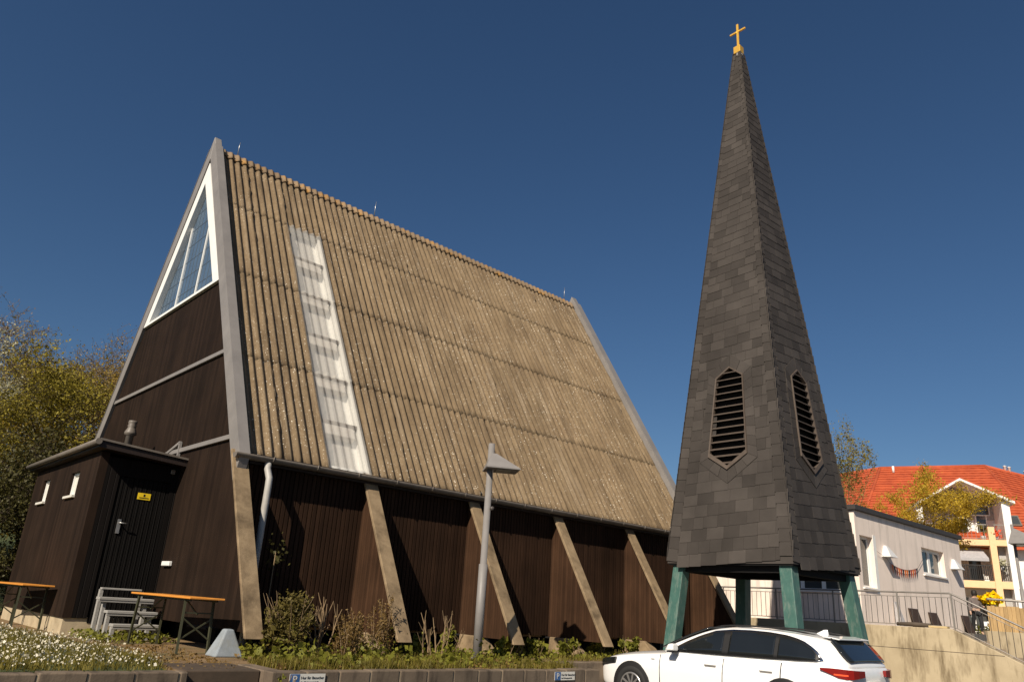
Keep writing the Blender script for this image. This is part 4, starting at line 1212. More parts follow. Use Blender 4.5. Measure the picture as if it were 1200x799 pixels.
# bunting
bt_ = thing('bunting', 'string of orange and black pennants hanging on the pale wall', 'bunting', (21.9, BY0 - .06, 3.6))
def cat_(x): return -.02 + .30 * ((x / 1.25) ** 2 - 1) * .55
MB().tube([(-2.0, 0, .22), (-1.3, 0, .06)] + [(x, 0, cat_(x)) for x in np.linspace(-1.1, 1.15, 9)] + [(1.75, 0, .32)], .006, 4).build('cord', M['black'], bt_)
cols = [surf('orange_pennant', (.72, .17, .02), bstr=0), surf('black_pennant', (.02, .018, .03), bstr=0), surf('red_pennant', (.42, .05, .02), bstr=0)]
for i in range(13):
    x = -1.0 + i * .165; z = cat_(x + .07)
    MB().prism([(x, -.003, cat_(x)), (x + .15, -.003, cat_(x + .15)), (x + .075, -.003, z - .27)], (0, .004, 0)).build('pennant', cols[(0, 1, 2, 0, 2, 1, 0)[i % 7]], bt_)
# boards leaning on the wall
for i, (x, h_, lab) in enumerate(((22.35, .66, 'dark brown board leaning on the pale wall, nearest the bunting'), (24.0, .60, 'dark brown board leaning on the pale wall under the double window'), (27.1, .62, 'dark brown board leaning at the far right end of the pale wall'))):
    q = MB(); q.hexa([(-.36, -.22, 0), (.36, -.22, 0), (.36, -.19, 0), (-.36, -.19, 0), (-.36, -.035, h_), (.36, -.035, h_), (.36, -.005, h_), (-.36, -.005, h_)])
    o_ = q.build('leaning_board', M['browncrate']); o_.location = (x, BY0, ZR1); tag(o_, lab, 'board', 'boards leaning on the pale wall')
q = MB(); q.hexa([(-.12, -.3, 0), (.12, -.3, 0), (.12, -.03, 0), (-.12, -.03, 0), (-.12, -.06, .8), (.12, -.06, .8), (.12, -.02, .8), (-.12, -.02, .8)])
o_ = q.build('grey_post', M['awning']); o_.location = (20.95, BY0, ZR1); tag(o_, 'slim grey panel standing against the pale wall below the left wall lamp', 'panel')
q = MB(); q.tube([(0, .42, 0), (.01, 0, .01), (0, -.42, 0)], [.045, .055, .05], 8); o_ = q.build('log', M['log']); o_.location = (17.11, -8.55, 1.70); tag(o_, 'short dark log lying on the concrete wall', 'log')
q = MB(); q.box(-.1, .1, -.22, .22, 0, .05); o_ = q.build('plank', M['paleplank'], bevel=.005); o_.location = (17.11, -9.16, 1.65); tag(o_, 'short pale plank lying on the concrete wall', 'plank')

# second wall, fence, handrail beyond
d2 = Vector((1.1, -.97, 0)).normalized(); n2 = Vector((d2.y, -d2.x, 0)); A2 = Vector((30.86, -6.17, 0))
if n2.x > 0: n2 = -n2
mb = MB(); mb.hexa([A2, A2 + d2 * 9, A2 + d2 * 9 - n2 * .25, A2 - n2 * .25] + [p + Vector((0, 0, 1.76)) for p in (A2, A2 + d2 * 9, A2 + d2 * 9 - n2 * .25, A2 - n2 * .25)])
tag(mb.build('concrete_wall', M['sconc']), 'pale concrete wall under the tan wooden fence, far right', 'wall')
fn = thing('wooden_fence', 'tan wooden board fence on the far concrete wall at the right', 'fence', A2 + Vector((0, 0, 1.76)))
mb = MB(); s = .12
while s < 8.8:
    h_ = .95 + random.uniform(-.03, .03); p = d2 * s
    mb.hexa([p, p + d2 * .15, p + d2 * .15 - n2 * .025, p - n2 * .025] + [q_ + Vector((0, 0, h_)) for q_ in (p, p + d2 * .15, p + d2 * .15 - n2 * .025, p - n2 * .025)]); s += .165
mb.build('boards', M['tanwood'], fn)
mb = MB()
for z in (.2, .75): mb.bar(d2 * .1 - n2 * .05 + Vector((0, 0, z)), d2 * 8.8 - n2 * .05 + Vector((0, 0, z)), .04, .07)
mb.build('rails', M['tanwood'], fn)
hr = thing('handrail', 'single grey handrail above the tan wooden fence', 'handrail', A2 + Vector((0, 0, 1.76)))
MB().tube([d2 * .35 - n2 * .3 + Vector((0, 0, 1.22)), d2 * 8.8 - n2 * .3 + Vector((0, 0, 1.15))], .045, 8).build('rail', M['rail'], hr)
for s in (1.6, 4.2, 6.8): MB().tube([d2 * s - n2 * .3 + Vector((0, 0, -.2)), d2 * s - n2 * .3 + Vector((0, 0, 1.2))], .03, 6).build('post', M['rail'], hr)
street_lamp('large grey street lamp cut by the right edge, in front of the white house wall', 33.1, -7.0, ZR1, 4.55, .72, RAD(-85))

# ================================================================== PERSON with flowers
ps = thing('person', 'person in a dark coat walking past the fence with a bunch of yellow flowers', 'person', (31.9, -5.55, ZR1), RAD(-50))
def skin_mesh(name, verts, edges, radii, mat, parent, lv=2):
    me = bpy.data.meshes.new(name); me.from_pydata(verts, edges, [])
    o_ = bpy.data.objects.new(name, me); link(o_)
    o_.modifiers.new('s', 'SKIN'); ss = o_.modifiers.new('u', 'SUBSURF'); ss.levels = lv; ss.render_levels = lv
    for i, r in enumerate(radii): me.skin_vertices[0].data[i].radius = r if hasattr(r, '__len__') else (r, r)
    me.skin_vertices[0].data[0].use_root = True
    dg = bpy.context.evaluated_depsgraph_get(); dg.update()
    m2 = bpy.data.meshes.new_from_object(o_.evaluated_get(dg)); bpy.data.objects.remove(o_)
    m2.materials.clear(); m2.materials.append(mat); m2.polygons.foreach_set('use_smooth', [True] * len(m2.polygons))
    return link(bpy.data.objects.new(name, m2), parent)
Vv = [(0, 0, .92), (0, .02, 1.12), (0, .02, 1.36), (0, .0, 1.47), (0, -.02, 1.56), (0, -.03, 1.66), (.1, 0, .86), (.11, -.10, .48), (.11, -.02, .09), (.11, -.14, .03), (-.1, 0, .86), (-.11, .12, .48), (-.11, .20, .09), (-.11, .09, .03), (.18, 0, 1.38), (.24, -.04, 1.12), (.20, -.27, 1.08), (.17, -.36, 1.11), (-.18, 0, 1.38), (-.25, .02, 1.10), (-.25, -.05, .86), (-.25, -.08, .76)]
Ee = [(0, 1), (1, 2), (2, 3), (3, 4), (4, 5), (0, 6), (6, 7), (7, 8), (8, 9), (0, 10), (10, 11), (11, 12), (12, 13), (2, 14), (14, 15), (15, 16), (16, 17), (2, 18), (18, 19), (19, 20), (20, 21)]
Rr = [(.15, .11), (.14, .10), (.16, .11), .06, .085, .075, .085, .06, .045, .035, .085, .06, .045, .035, .07, .05, .04, .035, .07, .05, .04, .035]
skin_mesh('body', Vv, Ee, Rr, M['skin'], ps)
Cv = [(0, 0, .98), (0, .02, 1.14), (0, .02, 1.36), (0, .0, 1.45), (.18, 0, 1.38), (.24, -.04, 1.12), (.205, -.24, 1.085), (-.18, 0, 1.38), (-.25, .02, 1.10), (-.25, -.04, .88)]
Ce = [(0, 1), (1, 2), (2, 3), (2, 4), (4, 5), (5, 6), (2, 7), (7, 8), (8, 9)]
skin_mesh('coat', Cv, Ce, [(.19, .14), (.17, .125), (.18, .13), .07, .085, .065, .052, .085, .065, .052], M['coat'], ps)
Tv = [(0, 0, .93), (.1, 0, .86), (.11, -.10, .48), (.11, -.02, .11), (-.1, 0, .86), (-.11, .12, .48), (-.11, .20, .11)]
skin_mesh('trousers', Tv, [(0, 1), (1, 2), (2, 3), (0, 4), (4, 5), (5, 6)], [(.165, .125), .10, .075, .06, .10, .075, .06], M['trouser'], ps)
mb = MB(); mb.lathe((0, -.005, 1.60), [(.095, -.06), (.108, 0), (.108, .08), (.08, .15), (.0, .165)], 14); mb.build('hair', M['hair'], ps)
mb = MB()
for sx in (-.045, .045): mb.lathe((sx, -.118, 1.60), [(0, 0), (.014, .0), (0, .01)], 8, (0, -1, 0))
mb.build('eyes', M['black'], ps)
fw = thing('flower_bunch', 'big bunch of bright yellow flowers carried by the person', 'flowers', (32.05, -5.85, ZR1 + 1.02))
pts = RNG.normal(0, 1, (260, 3)); pts /= np.linalg.norm(pts, axis=1)[:, None]; pts = pts * np.array([.42, .40, .2]) + np.array([.15, -.18, .42])
leaf_mesh('blossoms', pts, .16, M['petal'], fw, .03, .9, 0, 5)
pts = RNG.normal(0, .12, (90, 3)) * np.array([1, 1, .8]) + np.array([.06, -.08, .18]); leaf_mesh('stems', pts, .2, M['lf_dark'], fw, 0, .3, 0, 6)
mb = MB(); mb.hexa([(.26, -.18, .45), (.6, -.2, .45), (.6, -.02, .45), (.26, 0, .45), (.24, -.16, .82), (.62, -.18, .82), (.62, -.03, .82), (.24, -.01, .82)]); mb.tube([(.3, -.1, .82), (.36, -.1, 1.0), (.5, -.1, 1.0), (.56, -.1, .82)], .012, 5)
o_ = mb.build('bag', M['trouser'], bevel=.03, seg=2); o_.location = (31.95, -5.8, ZR1 + .1); tag(o_, 'black bag carried beside the yellow flowers', 'bag')
mb = MB(); mb.box(0, 2.2, 0, .06, 0, .75)
o_ = mb.build('garden_screen', M['hwhite']); o_.location = (45.2, -1.7, ZR1); o_.rotation_euler = (0, 0, RAD(-62)); tag(o_, 'low white garden screen in front of the ground floor of the house', 'screen')
pts = RNG.uniform(-1, 1, (2500, 3)) * np.array([3.0, .8, .28]) + np.array([0, 0, .2])
o_ = leaf_mesh('hedge', pts, .12, M['lf_herb'], None, .03, .6, 0, 9); o_.location = (38.5, -3.6, ZR1); o_.rotation_euler = (0, 0, RAD(-62)); tag(o_, 'low green hedge beyond the stairs, left of the walking person', 'hedge')

# ================================================================== RED-ROOFED HOUSE
HS = 50 / 46
HP0 = Vector((51.15, .66, 0)); hu = Vector((cos(RAD(-62)), sin(RAD(-62)), 0)); hv = Vector((-hu.y, hu.x, 0))
house = thing('house', 'apartment house with red tiled hip roof, white gable and peach balconies', 'house', HP0 + Vector((0, 0, ZR1)))
def Hh(u, v, z): return hu * (u * HS) + hv * v + Vector((0, 0, 1.5 + (z - 1.5) * HS - ZR1))
def hbox(mb, u0, u1, v0, v1, z0, z1):
    return mb.hexa([Hh(u0, v0, z0), Hh(u1, v0, z0), Hh(u1, v1, z0), Hh(u0, v1, z0), Hh(u0, v0, z1), Hh(u1, v0, z1), Hh(u1, v1, z1), Hh(u0, v1, z1)])
mb = MB(); hbox(mb, -5.6, -1.95, 1.6, 13, 1.2, 6.7); hbox(mb, 2.72, 5.0, 1.6, 13, 1.2, 6.7); hbox(mb, -1.95, 2.72, 2.0, 13, 1.2, 9.0); mb.build('wall', M['hwhite'], house)
# main hip roof with real tile courses
def roof_face(c0, c1, r0_, r1_, n=26):
    """courses from the eave (c0-c1) up to the ridge (r0-r1); each course is a thin lapped strip"""
    mb = MB(); nr = None
    c0, c1, r0_, r1_ = map(Vector, (c0, c1, r0_, r1_)); up = (c1 - c0).cross(r0_ - c0).normalized()
    if up.z < 0: up = -up
    for i in range(n):
        a, b = i / n, min(1, (i + 1.12) / n)
        p = [c0.lerp(r0_, a) + up * .07, c1.lerp(r1_, a) + up * .07, c1.lerp(r1_, b) + up * .01, c0.lerp(r0_, b) + up * .01]
        m_ = max(2, int((p[1] - p[0]).length / .3)); q0 = []
        V = []
        for k in range(m_ + 1):
            wv = .018 if k % 2 else 0
            V += [p[0].lerp(p[1], k / m_) + up * wv, p[3].lerp(p[2], k / m_) + up * wv, p[0].lerp(p[1], k / m_) - up * .05]
        mb.add(V, [(3 * k, 3 * k + 3, 3 * k + 4, 3 * k + 1) for k in range(m_)] + [(3 * k + 2, 3 * k + 5, 3 * k + 3, 3 * k) for k in range(m_)])
    return mb
ZE2, ZR2 = 6.5, 12.7
ea = [Hh(-5.9, .8, ZE2), Hh(5.3, .8, ZE2), Hh(10.5, 5, ZE2), Hh(-10.0, 3.4, ZE2)]; rg = [Hh(-3.3, 7.2, 12.5), Hh(3.3, 7.2, 12.65)]
rl_, rr_ = Hh(-7.6, 9.2, 12.05), Hh(8.0, 9.4, 11.75)
rf = roof_face(ea[0], ea[1], rg[0], rg[1], 30).build('roof', M['tile'], house, fix=False)
roof_face(ea[1], ea[2], rg[1], rr_, 28).build('roof', M['tile'], house, fix=False)
roof_face(ea[3], ea[0], rl_, rg[0], 28).build('roof', M['tile'], house, fix=False)
roof_face(Hh(10, 17, ZE2), Hh(-9, 17, ZE2), rr_, rl_, 10).build('roof', M['tile'], house, fix=False)
mb = MB(); mb.tube([rg[0], rg[1]], .13, 8)
for e_, r_ in ((ea[0], rg[0]), (rl_, rg[0]), (ea[1], rg[1]), (rr_, rg[1])): mb.tube([r_, e_], .12, 8)
mb.build('hip_tiles', M['tile'], rf)
for k, f in enumerate((.28, .34, .56, .60)):
    p = Vector(rg[1]).lerp(Vector(rr_), f); mb = MB(); mb.lathe(p + Vector((0, 0, -.05)), [(0, 0), (.11, 0), (.11, .42), (.15, .44), (0, .5)], 8); mb.build('roof_vent', M['hwhite'], house)
p = Vector(rg[0]).lerp(Vector(rg[1]), .12) - Vector((0, 0, .45)) - hv * .5; MB().lathe(p, [(0, 0), (.09, 0), (.09, .5), (0, .52)], 8).build('roof_vent', M['hwhite'], house)
# roof window right of the gable
def onroof(u, z):  # point on the front slope at facade coordinate u and height z
    f = (z - ZE2) / (12.55 - ZE2); return Hh(u, .8 + (7.2 - .8) * f, z)
up = (Vector(ea[1]) - Vector(ea[0])).cross(Vector(rg[0]) - Vector(ea[0])).normalized()
if up.z < 0: up = -up
mb = MB(); Q = [onroof(3.05, 8.02), onroof(3.85, 8.02), onroof(3.85, 8.72), onroof(3.05, 8.72)]
mb.hexa(Q + [q_ + up * .18 for q_ in Q]); rw = mb.build('roof_window', M['zincdark'], house)
Q = [onroof(3.13, 8.10), onroof(3.77, 8.10), onroof(3.77, 8.64), onroof(3.13, 8.64)]
mb = MB(); mb.hexa([q_ + up * .17 for q_ in Q] + [q_ + up * .20 for q_ in Q]); mb.build('pane', M['glass'], rw)
# balcony bay: side walls, gable, slabs, pillars
mb = MB(); hbox(mb, 2.30, 2.72, -.35, 2.2, 1.2, 9.25); hbox(mb, -2.30, -1.95, -.35, 2.2, 1.2, 8.95); mb.build('wall', M['hwhite'], house)
mb = MB(); mb.prism([Hh(-2.0, 1.9, 8.4), Hh(2.4, 1.9, 8.4), Hh(2.4, 1.9, 9.25), Hh(.22, 1.9, 10.4), Hh(-2.0, 1.9, 9.0)], hv * .12); mb.build('gable_wall', M['hgrey'], house)
for (ua, za_), (ub, zb_) in (((.22, 10.62), (2.95, 9.20)), ((.22, 10.62), (-2.45, 8.98))):
    mb = MB(); mb.hexa([Hh(ua, -.75, za_ - .20), Hh(ub, -.75, zb_ - .14), Hh(ub, 4.5, zb_ - .14), Hh(ua, 4.5, za_ - .20), Hh(ua, -.75, za_ - .06), Hh(ub, -.75, zb_), Hh(ub, 4.5, zb_), Hh(ua, 4.5, za_ - .06)]); g_ = mb.build('gable_roof', M['hwhite'], house)
    mb = MB(); mb.hexa([Hh(ua, -.72, za_ - .055), Hh(ub, -.72, zb_ + .005), Hh(ub, 4.4, zb_ + .005), Hh(ua, 4.4, za_ - .055), Hh(ua, -.72, za_ + .04), Hh(ub, -.72, zb_ + .10), Hh(ub, 4.4, zb_ + .10), Hh(ua, 4.4, za_ + .04)]); mb.build('gable_tiles', M['tile'], g_)
for z0_, z1_ in ((6.64, 6.98), (4.22, 4.62)):
    mb = MB(); hbox(mb, -1.95, 2.30, -.32, 1.95, z0_, z1_); mb.build('balcony_slab', M['peach'], house)
mb = MB(); hbox(mb, 1.40, 1.74, -.40, -.05, 1.2, 7.72); mb.build('pillar', M['peach'], house)
mb = MB(); hbox(mb, -1.0, -.7, -.40, -.05, 1.2, 7.72); mb.build('pillar', M['peach'], house)
mb = MB(); hbox(mb, 1.95, 2.30, .4, 2.0, 4.62, 6.64); hbox(mb, 1.95, 2.29, .4, 2.0, 1.6, 4.22); mb.build('inner_wall', M['hgrey'], house)
# loggia windows / doors
def hwin(u0, u1, z0, z1, v=1.93, glass='glass'):
    mb = MB(); f = .07
    for a, b, c, d in ((u0, u0 + f, z0, z1), (u1 - f, u1, z0, z1), (u0 + f, u1 - f, z0, z0 + f), (u0 + f, u1 - f, z1 - f, z1)): hbox(mb, a, b, v - .06, v, c, d)
    o_ = mb.build('window', M['white'], house)
    mb = MB(); hbox(mb, u0 + f, u1 - f, v - .03, v - .01, z0 + f, z1 - f); mb.build('pane', M[glass], o_)
for u0, u1, z0, z1 in ((-.9, -.1, 7.0, 8.5), (.05, .85, 7.0, 8.5), (1.25, 1.9, 7.0, 8.9), (-.9, .2, 4.65, 6.2), (.5, 1.3, 4.65, 6.3), (-.9, .4, 1.9, 3.8), (.5, 1.2, 1.9, 3.8)): hwin(u0, u1, z0, z1)
hwin(3.3, 4.2, 3.0, 5.6, 1.585); hwin(1.0, 2.1, 8.62, 9.25, 1.895)
# railings
for z0_, ua, ub in ((6.98, -1.9, 1.38), (6.98, 1.76, 2.28), (4.62, -1.9, 1.38), (4.62, 1.76, 2.28)):
    mb = MB(); top = z0_ + .88
    mb.bar(Hh(ua, -.25, top), Hh(ub, -.25, top), .05, .05); mb.bar(Hh(ua, -.25, z0_ + .08), Hh(ub, -.25, z0_ + .08), .03, .03)
    st_ = .10 if z0_ < 5 else .22; u = ua + .04
    while u < ub: mb.bar(Hh(u, -.25, z0_ + .08), Hh(u, -.25, top), .022 if z0_ > 5 else .04, .02); u += st_
    mb.build('balcony_railing', M['bars'] if z0_ < 5 else M['rail'], house)
mb = MB(); mb.hexa([Hh(-1.4, -.55, 5.72), Hh(1.22, -.55, 5.72), Hh(1.05, .5, 6.5), Hh(-1.4, .5, 6.5), Hh(-1.4, -.55, 5.9), Hh(1.22, -.55, 5.9), Hh(1.05, .5, 6.56), Hh(-1.4, .5, 6.56)]); mb.build('awning', M['awning'], house)
mb = MB(); hbox(mb, -1.9, 2.25, 1.2, 1.9, 4.62, 6.6); hbox(mb, -1.9, 2.25, 1.2, 1.9, 1.9, 4.2)
mb = MB(); mb.tube([Hh(2.95, .9, 6.5), Hh(2.95, 1.0, 1.6)], .05, 8); mb.build('downpipe', M['rail'], house)
for (u, v, z, lab, mt) in ((1.25, .2, 6.98, 'potted green plant on the top balcony of the house', 'lf_gre'), (1.85, -.05, 6.98, 'red flowering plant on the top balcony, right of the peach pillar', 'red'), (1.95, -.1, 5.2, 'white flowering plant on the lower balcony railing of the house', 'lf_white')):
    p = HP0 + Vector((0, 0, ZR1)) + Hh(u, v, z)
    t = thing('balcony_plant', lab, 'plant', p)
    MB().lathe((0, 0, 0), [(0, 0), (.12, 0), (.16, .28), (0, .28)], 10).build('pot', M['hgrey'], t)
    pts = RNG.normal(0, .16, (90, 3)) + np.array([0, 0, .75 if mt == 'lf_gre' else .45]); leaf_mesh('leaves', pts, .16, M[mt] if mt != 'red' else M['redorange'], t, 0, .7, 0, 3)
    MB().tube([(0, 0, .25), (0, 0, .7)], .015, 5).build('stem', M['bark'], t)

# ================================================================== TREES
# wooded slope behind the annex
mb = MB(); nx, ny = 30, 24; V = []
for j in range(ny + 1):
    for i in range(nx + 1):
        x = -60 + 80 * i / nx; y = 4.2 + 46 * j / ny
        V.append((x, y, ZT + .01 + max(0, (y - 6)) * .17 + .25 * sin(x * .7) * min(1, (y - 4.2) / 5) ))
mb.add(V, [(j * (nx + 1) + i, j * (nx + 1) + i + 1, (j + 1) * (nx + 1) + i + 1, (j + 1) * (nx + 1) + i) for j in range(ny) for i in range(nx)], True)
tag(mb.build('hillside', M['lawn']), kind='structure')
G1 = 'trees on the wooded slope'
tA = make_tree('leafy_tree', 'olive green leafy tree close behind the annex roof', 'tree', 6.0, M['lf_olive'], M['bark'], 21, 30000, .060, .85, 4, .16, .13, G1, .10, (5, 6))
tB = make_tree('budding_tree', 'tall bare tree with pinkish brown buds, beside the church roof edge', 'tree', 7.9, M['lf_bud'], M['barkr'], 34, 16000, .046, .8, 5, .05, .15, G1, .22, (4, 5), .5, 1.05)
tC = make_tree('blossom_tree', 'white blossoming tree at the left edge', 'tree', 6.6, M['lf_white'], M['bark'], 45, 12000, .065, .8, 4, .12, .12, G1, .2, (4, 5))
tD = make_tree('dark_shrub', 'dark leafy shrub beside the annex wall at the left edge', 'shrub', 3.4, M['lf_dark'], M['bark'], 52, 12000, .065, .95, 4, .16, .07, 'dark shrubs behind the annex', .05, (4, 6))
def gz(y): return ZT + max(0, y - 6) * .17
place(tA, -.2, 7.2, gz(7.2), 1.08, .3)
place(tB, .5, 9.4, gz(9.4), 1.0, 1.0)
place(tC, -2.5, 8.4, gz(8.4), .96, 2.0)
place(tD, -2.0, 4.4, ZT, 1.0, 0)
for lab, x, y, s, rz in (('olive green tree at the far left, below the white blossom', -2.9, 6.6, .84, 2.2), ('taller olive tree in the second row, left of the church', .3, 12.0, 1.16, 5.1), ('olive tree in the second row behind the white blossom', -3.2, 13.0, 1.05, .9), ('olive tree at the back between the bare tree and the church', 3.0, 14.0, 1.15, 3.3)):
    c = copy_tree(tA); place(c, x, y, gz(y), s, rz, lab)
# a golden one next to the church edge: same limbs, its own leaf colour
c = copy_tree(tA); place(c, 1.3, 8.6, gz(8.6), 1.2, 4.0, 'golden green tree just left of the church roof edge')
for ch in c.children:
    if ch.name.startswith('crown'):
        ch.data = ch.data.copy(); ch.data.materials[0] = M['lf_gold']
for lab, x, y, s, rz in (('bare budding tree behind the white blossom tree', -1.2, 11.2, .88, 2.6), ('bare budding tree half hidden behind the church roof', 2.5, 11.6, 1.06, 4.4)):
    c = copy_tree(tB); place(c, x, y, gz(y), s, rz, lab)
for lab, x, y, s, rz in (('dark leafy shrub behind the annex, under the olive trees', -.9, 4.9, 1.12, 2.0), ('dark leafy shrub left of the annex, lowest of the dark shrubs', -3.4, 4.2, .9, 4.0), ('dark tall shrub between the annex and the olive trees', .6, 5.6, 1.25, 1.2)):
    c = copy_tree(tD); place(c, x, y, gz(y), s, rz, lab)
# spring trees by the red roofed house
tE = make_tree('spring_tree', 'yellow-orange spring tree in front of the white house gable', 'tree', 7.2, M['lf_yel'], M['bark'], 63, 26000, .08, .85, 4, .13, .11, 'spring trees before the red roof', .3, (3, 5), .35, .95)
place(tE, 32.9, -4.1, ZR1, .95, .5)
c = copy_tree(tE); place(c, 33.2, -1.1, ZR1, .86, 2.4, 'yellow-orange spring tree between the bell tower and the red roof')
tF = make_tree('young_tree', 'tall thin light green tree right beside the bell tower', 'tree', 10.2, M['lf_gre'], M['twig'], 71, 4200, .085, .45, 4, .10, .09, None, .3, (3, 4), .9, .55)
place(tF, 32.0, -.75, ZR1, 1.0, 0)

# ================================================================== PLANTS ALONG THE CHURCH
def twigs(mb, rng, base, n, H, lean, r=.008, forks=2):
    for i in range(n):
        a = rng.uniform(0, 2 * pi); l = H * rng.uniform(.55, 1.0)
        p = Vector(base) + Vector((cos(a), sin(a), 0)) * rng.uniform(0, .12); d = Vector((cos(a) * lean, sin(a) * lean, 1)).normalized()
        pts = [p]
        for k in range(4):
            d = (d + Vector((rng.gauss(0, .10), rng.gauss(0, .10), .05))).normalized(); pts.append(pts[-1] + d * l / 4)
        mb.tube(pts, [r, r * .9, r * .75, r * .55, r * .3], 4, cap=False)
        for f in range(forks):
            q = pts[rng.randint(1, 3)]; dd = (d + Vector((rng.gauss(0, .6), rng.gauss(0, .6), .2))).normalized(); mb.tube([q, q + dd * l * .18, q + dd * l * .32 + Vector((0, 0, .03))], [r * .6, r * .5, r * .3], 3, cap=False)
def shrub(name, label, cat, x, y, H, R_, mat, tw, nl, leaf, seed, ntw=16, lean=.35, zlo=.1, flat=1.0, group=None, asp=.55):
    rng = random.Random(seed); t = thing(name, label, cat, (x, y, ZT), 0, group)
    mb = MB(); twigs(mb, rng, (0, 0, 0), ntw, H * 1.08, lean); mb.build('stems', tw, t, fix=False)
    r2 = np.random.default_rng(seed)
    # clumps along random directions
    cl = r2.normal(0, 1, (max(6, nl // 45), 3)); cl /= np.linalg.norm(cl, axis=1)[:, None]; cl *= r2.uniform(.4, 1.0, (len(cl), 1)); cl = cl * np.array([R_, R_ * flat, H * .42]) + np.array([0, 0, H * (.5 + zlo * .3)])
    idx = r2.integers(0, len(cl), nl); pts = cl[idx] + r2.normal(0, R_ * .17, (nl, 3)); pts = pts[pts[:, 2] > .03]
    leaf_mesh('foliage', pts, leaf, mat, t, 0, asp, 0, seed)
    return t
shrub('evergreen_shrub', 'bushy green and brown shrub below the first concrete leg', 'shrub', .50, -6.35, .86, .36, M['lf_shrub'], M['twig'], 2600, .055, 81, 22, .30)
# bare woody stems next to it
def stems(label, x, y, H, n, seed, lean=.22, group='bare cut-back woody stems'):
    t = thing('bare_stems', label, 'bare stems', (x, y, ZT), 0, group); rng = random.Random(seed); mb = MB(); twigs(mb, rng, (0, 0, 0), n, H, lean, .016, 3); mb.build('stems', M['twig'], t, fix=False); return t
stems('tall bare reddish stems beside the bushy shrub', 1.05, -6.3, .9, 7, 5, .25)
stems('pair of pale bare stems in front of the second concrete leg', 2.95, -6.45, .78, 3, 8, .16)
stems('bare leaning stems just right of the pale pair', 3.25, -6.35, .78, 4, 13, .30)
def dry(label, x, y, H, seed):
    t = thing('dry_plant', label, 'dry plant', (x, y, ZT), 0, 'dry brown feathery plants'); rng = random.Random(seed); mb = MB(); P_ = []
    for i in range(14):
        a = rng.uniform(0, 2 * pi); ln = rng.uniform(.1, .45); h_ = H * rng.uniform(.5, 1); p = Vector((rng.gauss(0, .1), rng.gauss(0, .06), 0)); d = Vector((cos(a) * ln, sin(a) * ln, 1)).normalized(); e = p + d * h_
        mb.tube([p, p.lerp(e, .5) + Vector((.01, 0, 0)), e], [.008, .006, .003], 4, cap=False)
        for k in range(95):
            f = rng.uniform(.25, 1.0); w_ = .09 * (1.15 - f); q = p.lerp(e, f); P_.append((q.x + rng.gauss(0, w_), q.y + rng.gauss(0, w_), q.z + rng.gauss(0, .02)))
    mb.build('stems', M['twig'], t, fix=False); leaf_mesh('plumes', P_, .040, M['lf_dry'], t, 0, .35, 0, seed)
dry('large dry brown plant in front of the first wall bay', 1.70, -6.3, .8, 3)
dry('dry brown plume beside the footing of the second leg', 2.22, -6.25, 1.0, 4)
dry('low dry brown plant between shrub and second leg', 1.40, -6.5, .65, 6)
G2 = 'leafy green plants along the brown wall'
for lab, x, y, h_, r_, sd_ in (('round-leaved green plant left of the lamp post', 3.75, -6.0, .48, .22, 91), ('small leafy plant right of the lamp post', 4.62, -6.35, .32, .18, 92), ('low leafy plant behind the third concrete leg', 5.3, -5.9, .34, .28, 93), ('leafy plant between third and fourth legs', 6.0, -5.8, .40, .28, 94), ('leafy plant at the foot of the fourth leg', 6.9, -5.9, .34, .26, 95), ('leafy plant above the car bonnet, in front of the fourth leg', 7.9, -5.8, .42, .30, 96), ('dark leafy plant left of the lamp post, close to the wall', 3.3, -5.6, .38, .22, 97), ('leafy plant beside the tower leg, behind the car', 8.9, -5.7, .4, .28, 98)):
    shrub('leafy_plant', lab, 'plant', x, y, h_, r_, M['lf_herb'], M['twig'], 230, .085, sd_, 5, .4, .1, 1, G2, .8)
t = thing('climbing_twig', 'thin leafy twig standing behind the first concrete leg', 'plant', (.62, -5.35, ZT)); mb = MB(); mb.tube([(0, 0, 0), (.02, .02, .7), (.0, -.02, 1.45)], [.012, .01, .006], 5); mb.build('stem', M['twig'], t)
pts = RNG.normal(0, 1, (70, 3)) * np.array([.10, .08, .13]) + np.array([.02, 0, 1.38]); leaf_mesh('leaves', pts, .06, M['lf_dark'], t, 0, .7, 0, 3)
shrub('step_weed', 'small green weed growing beside the steps', 'plant', -.50, -8.02 - .3, .2, .07, M['lf_herb'], M['twig'], 80, .035, 77, 4, .5).location.z = .42
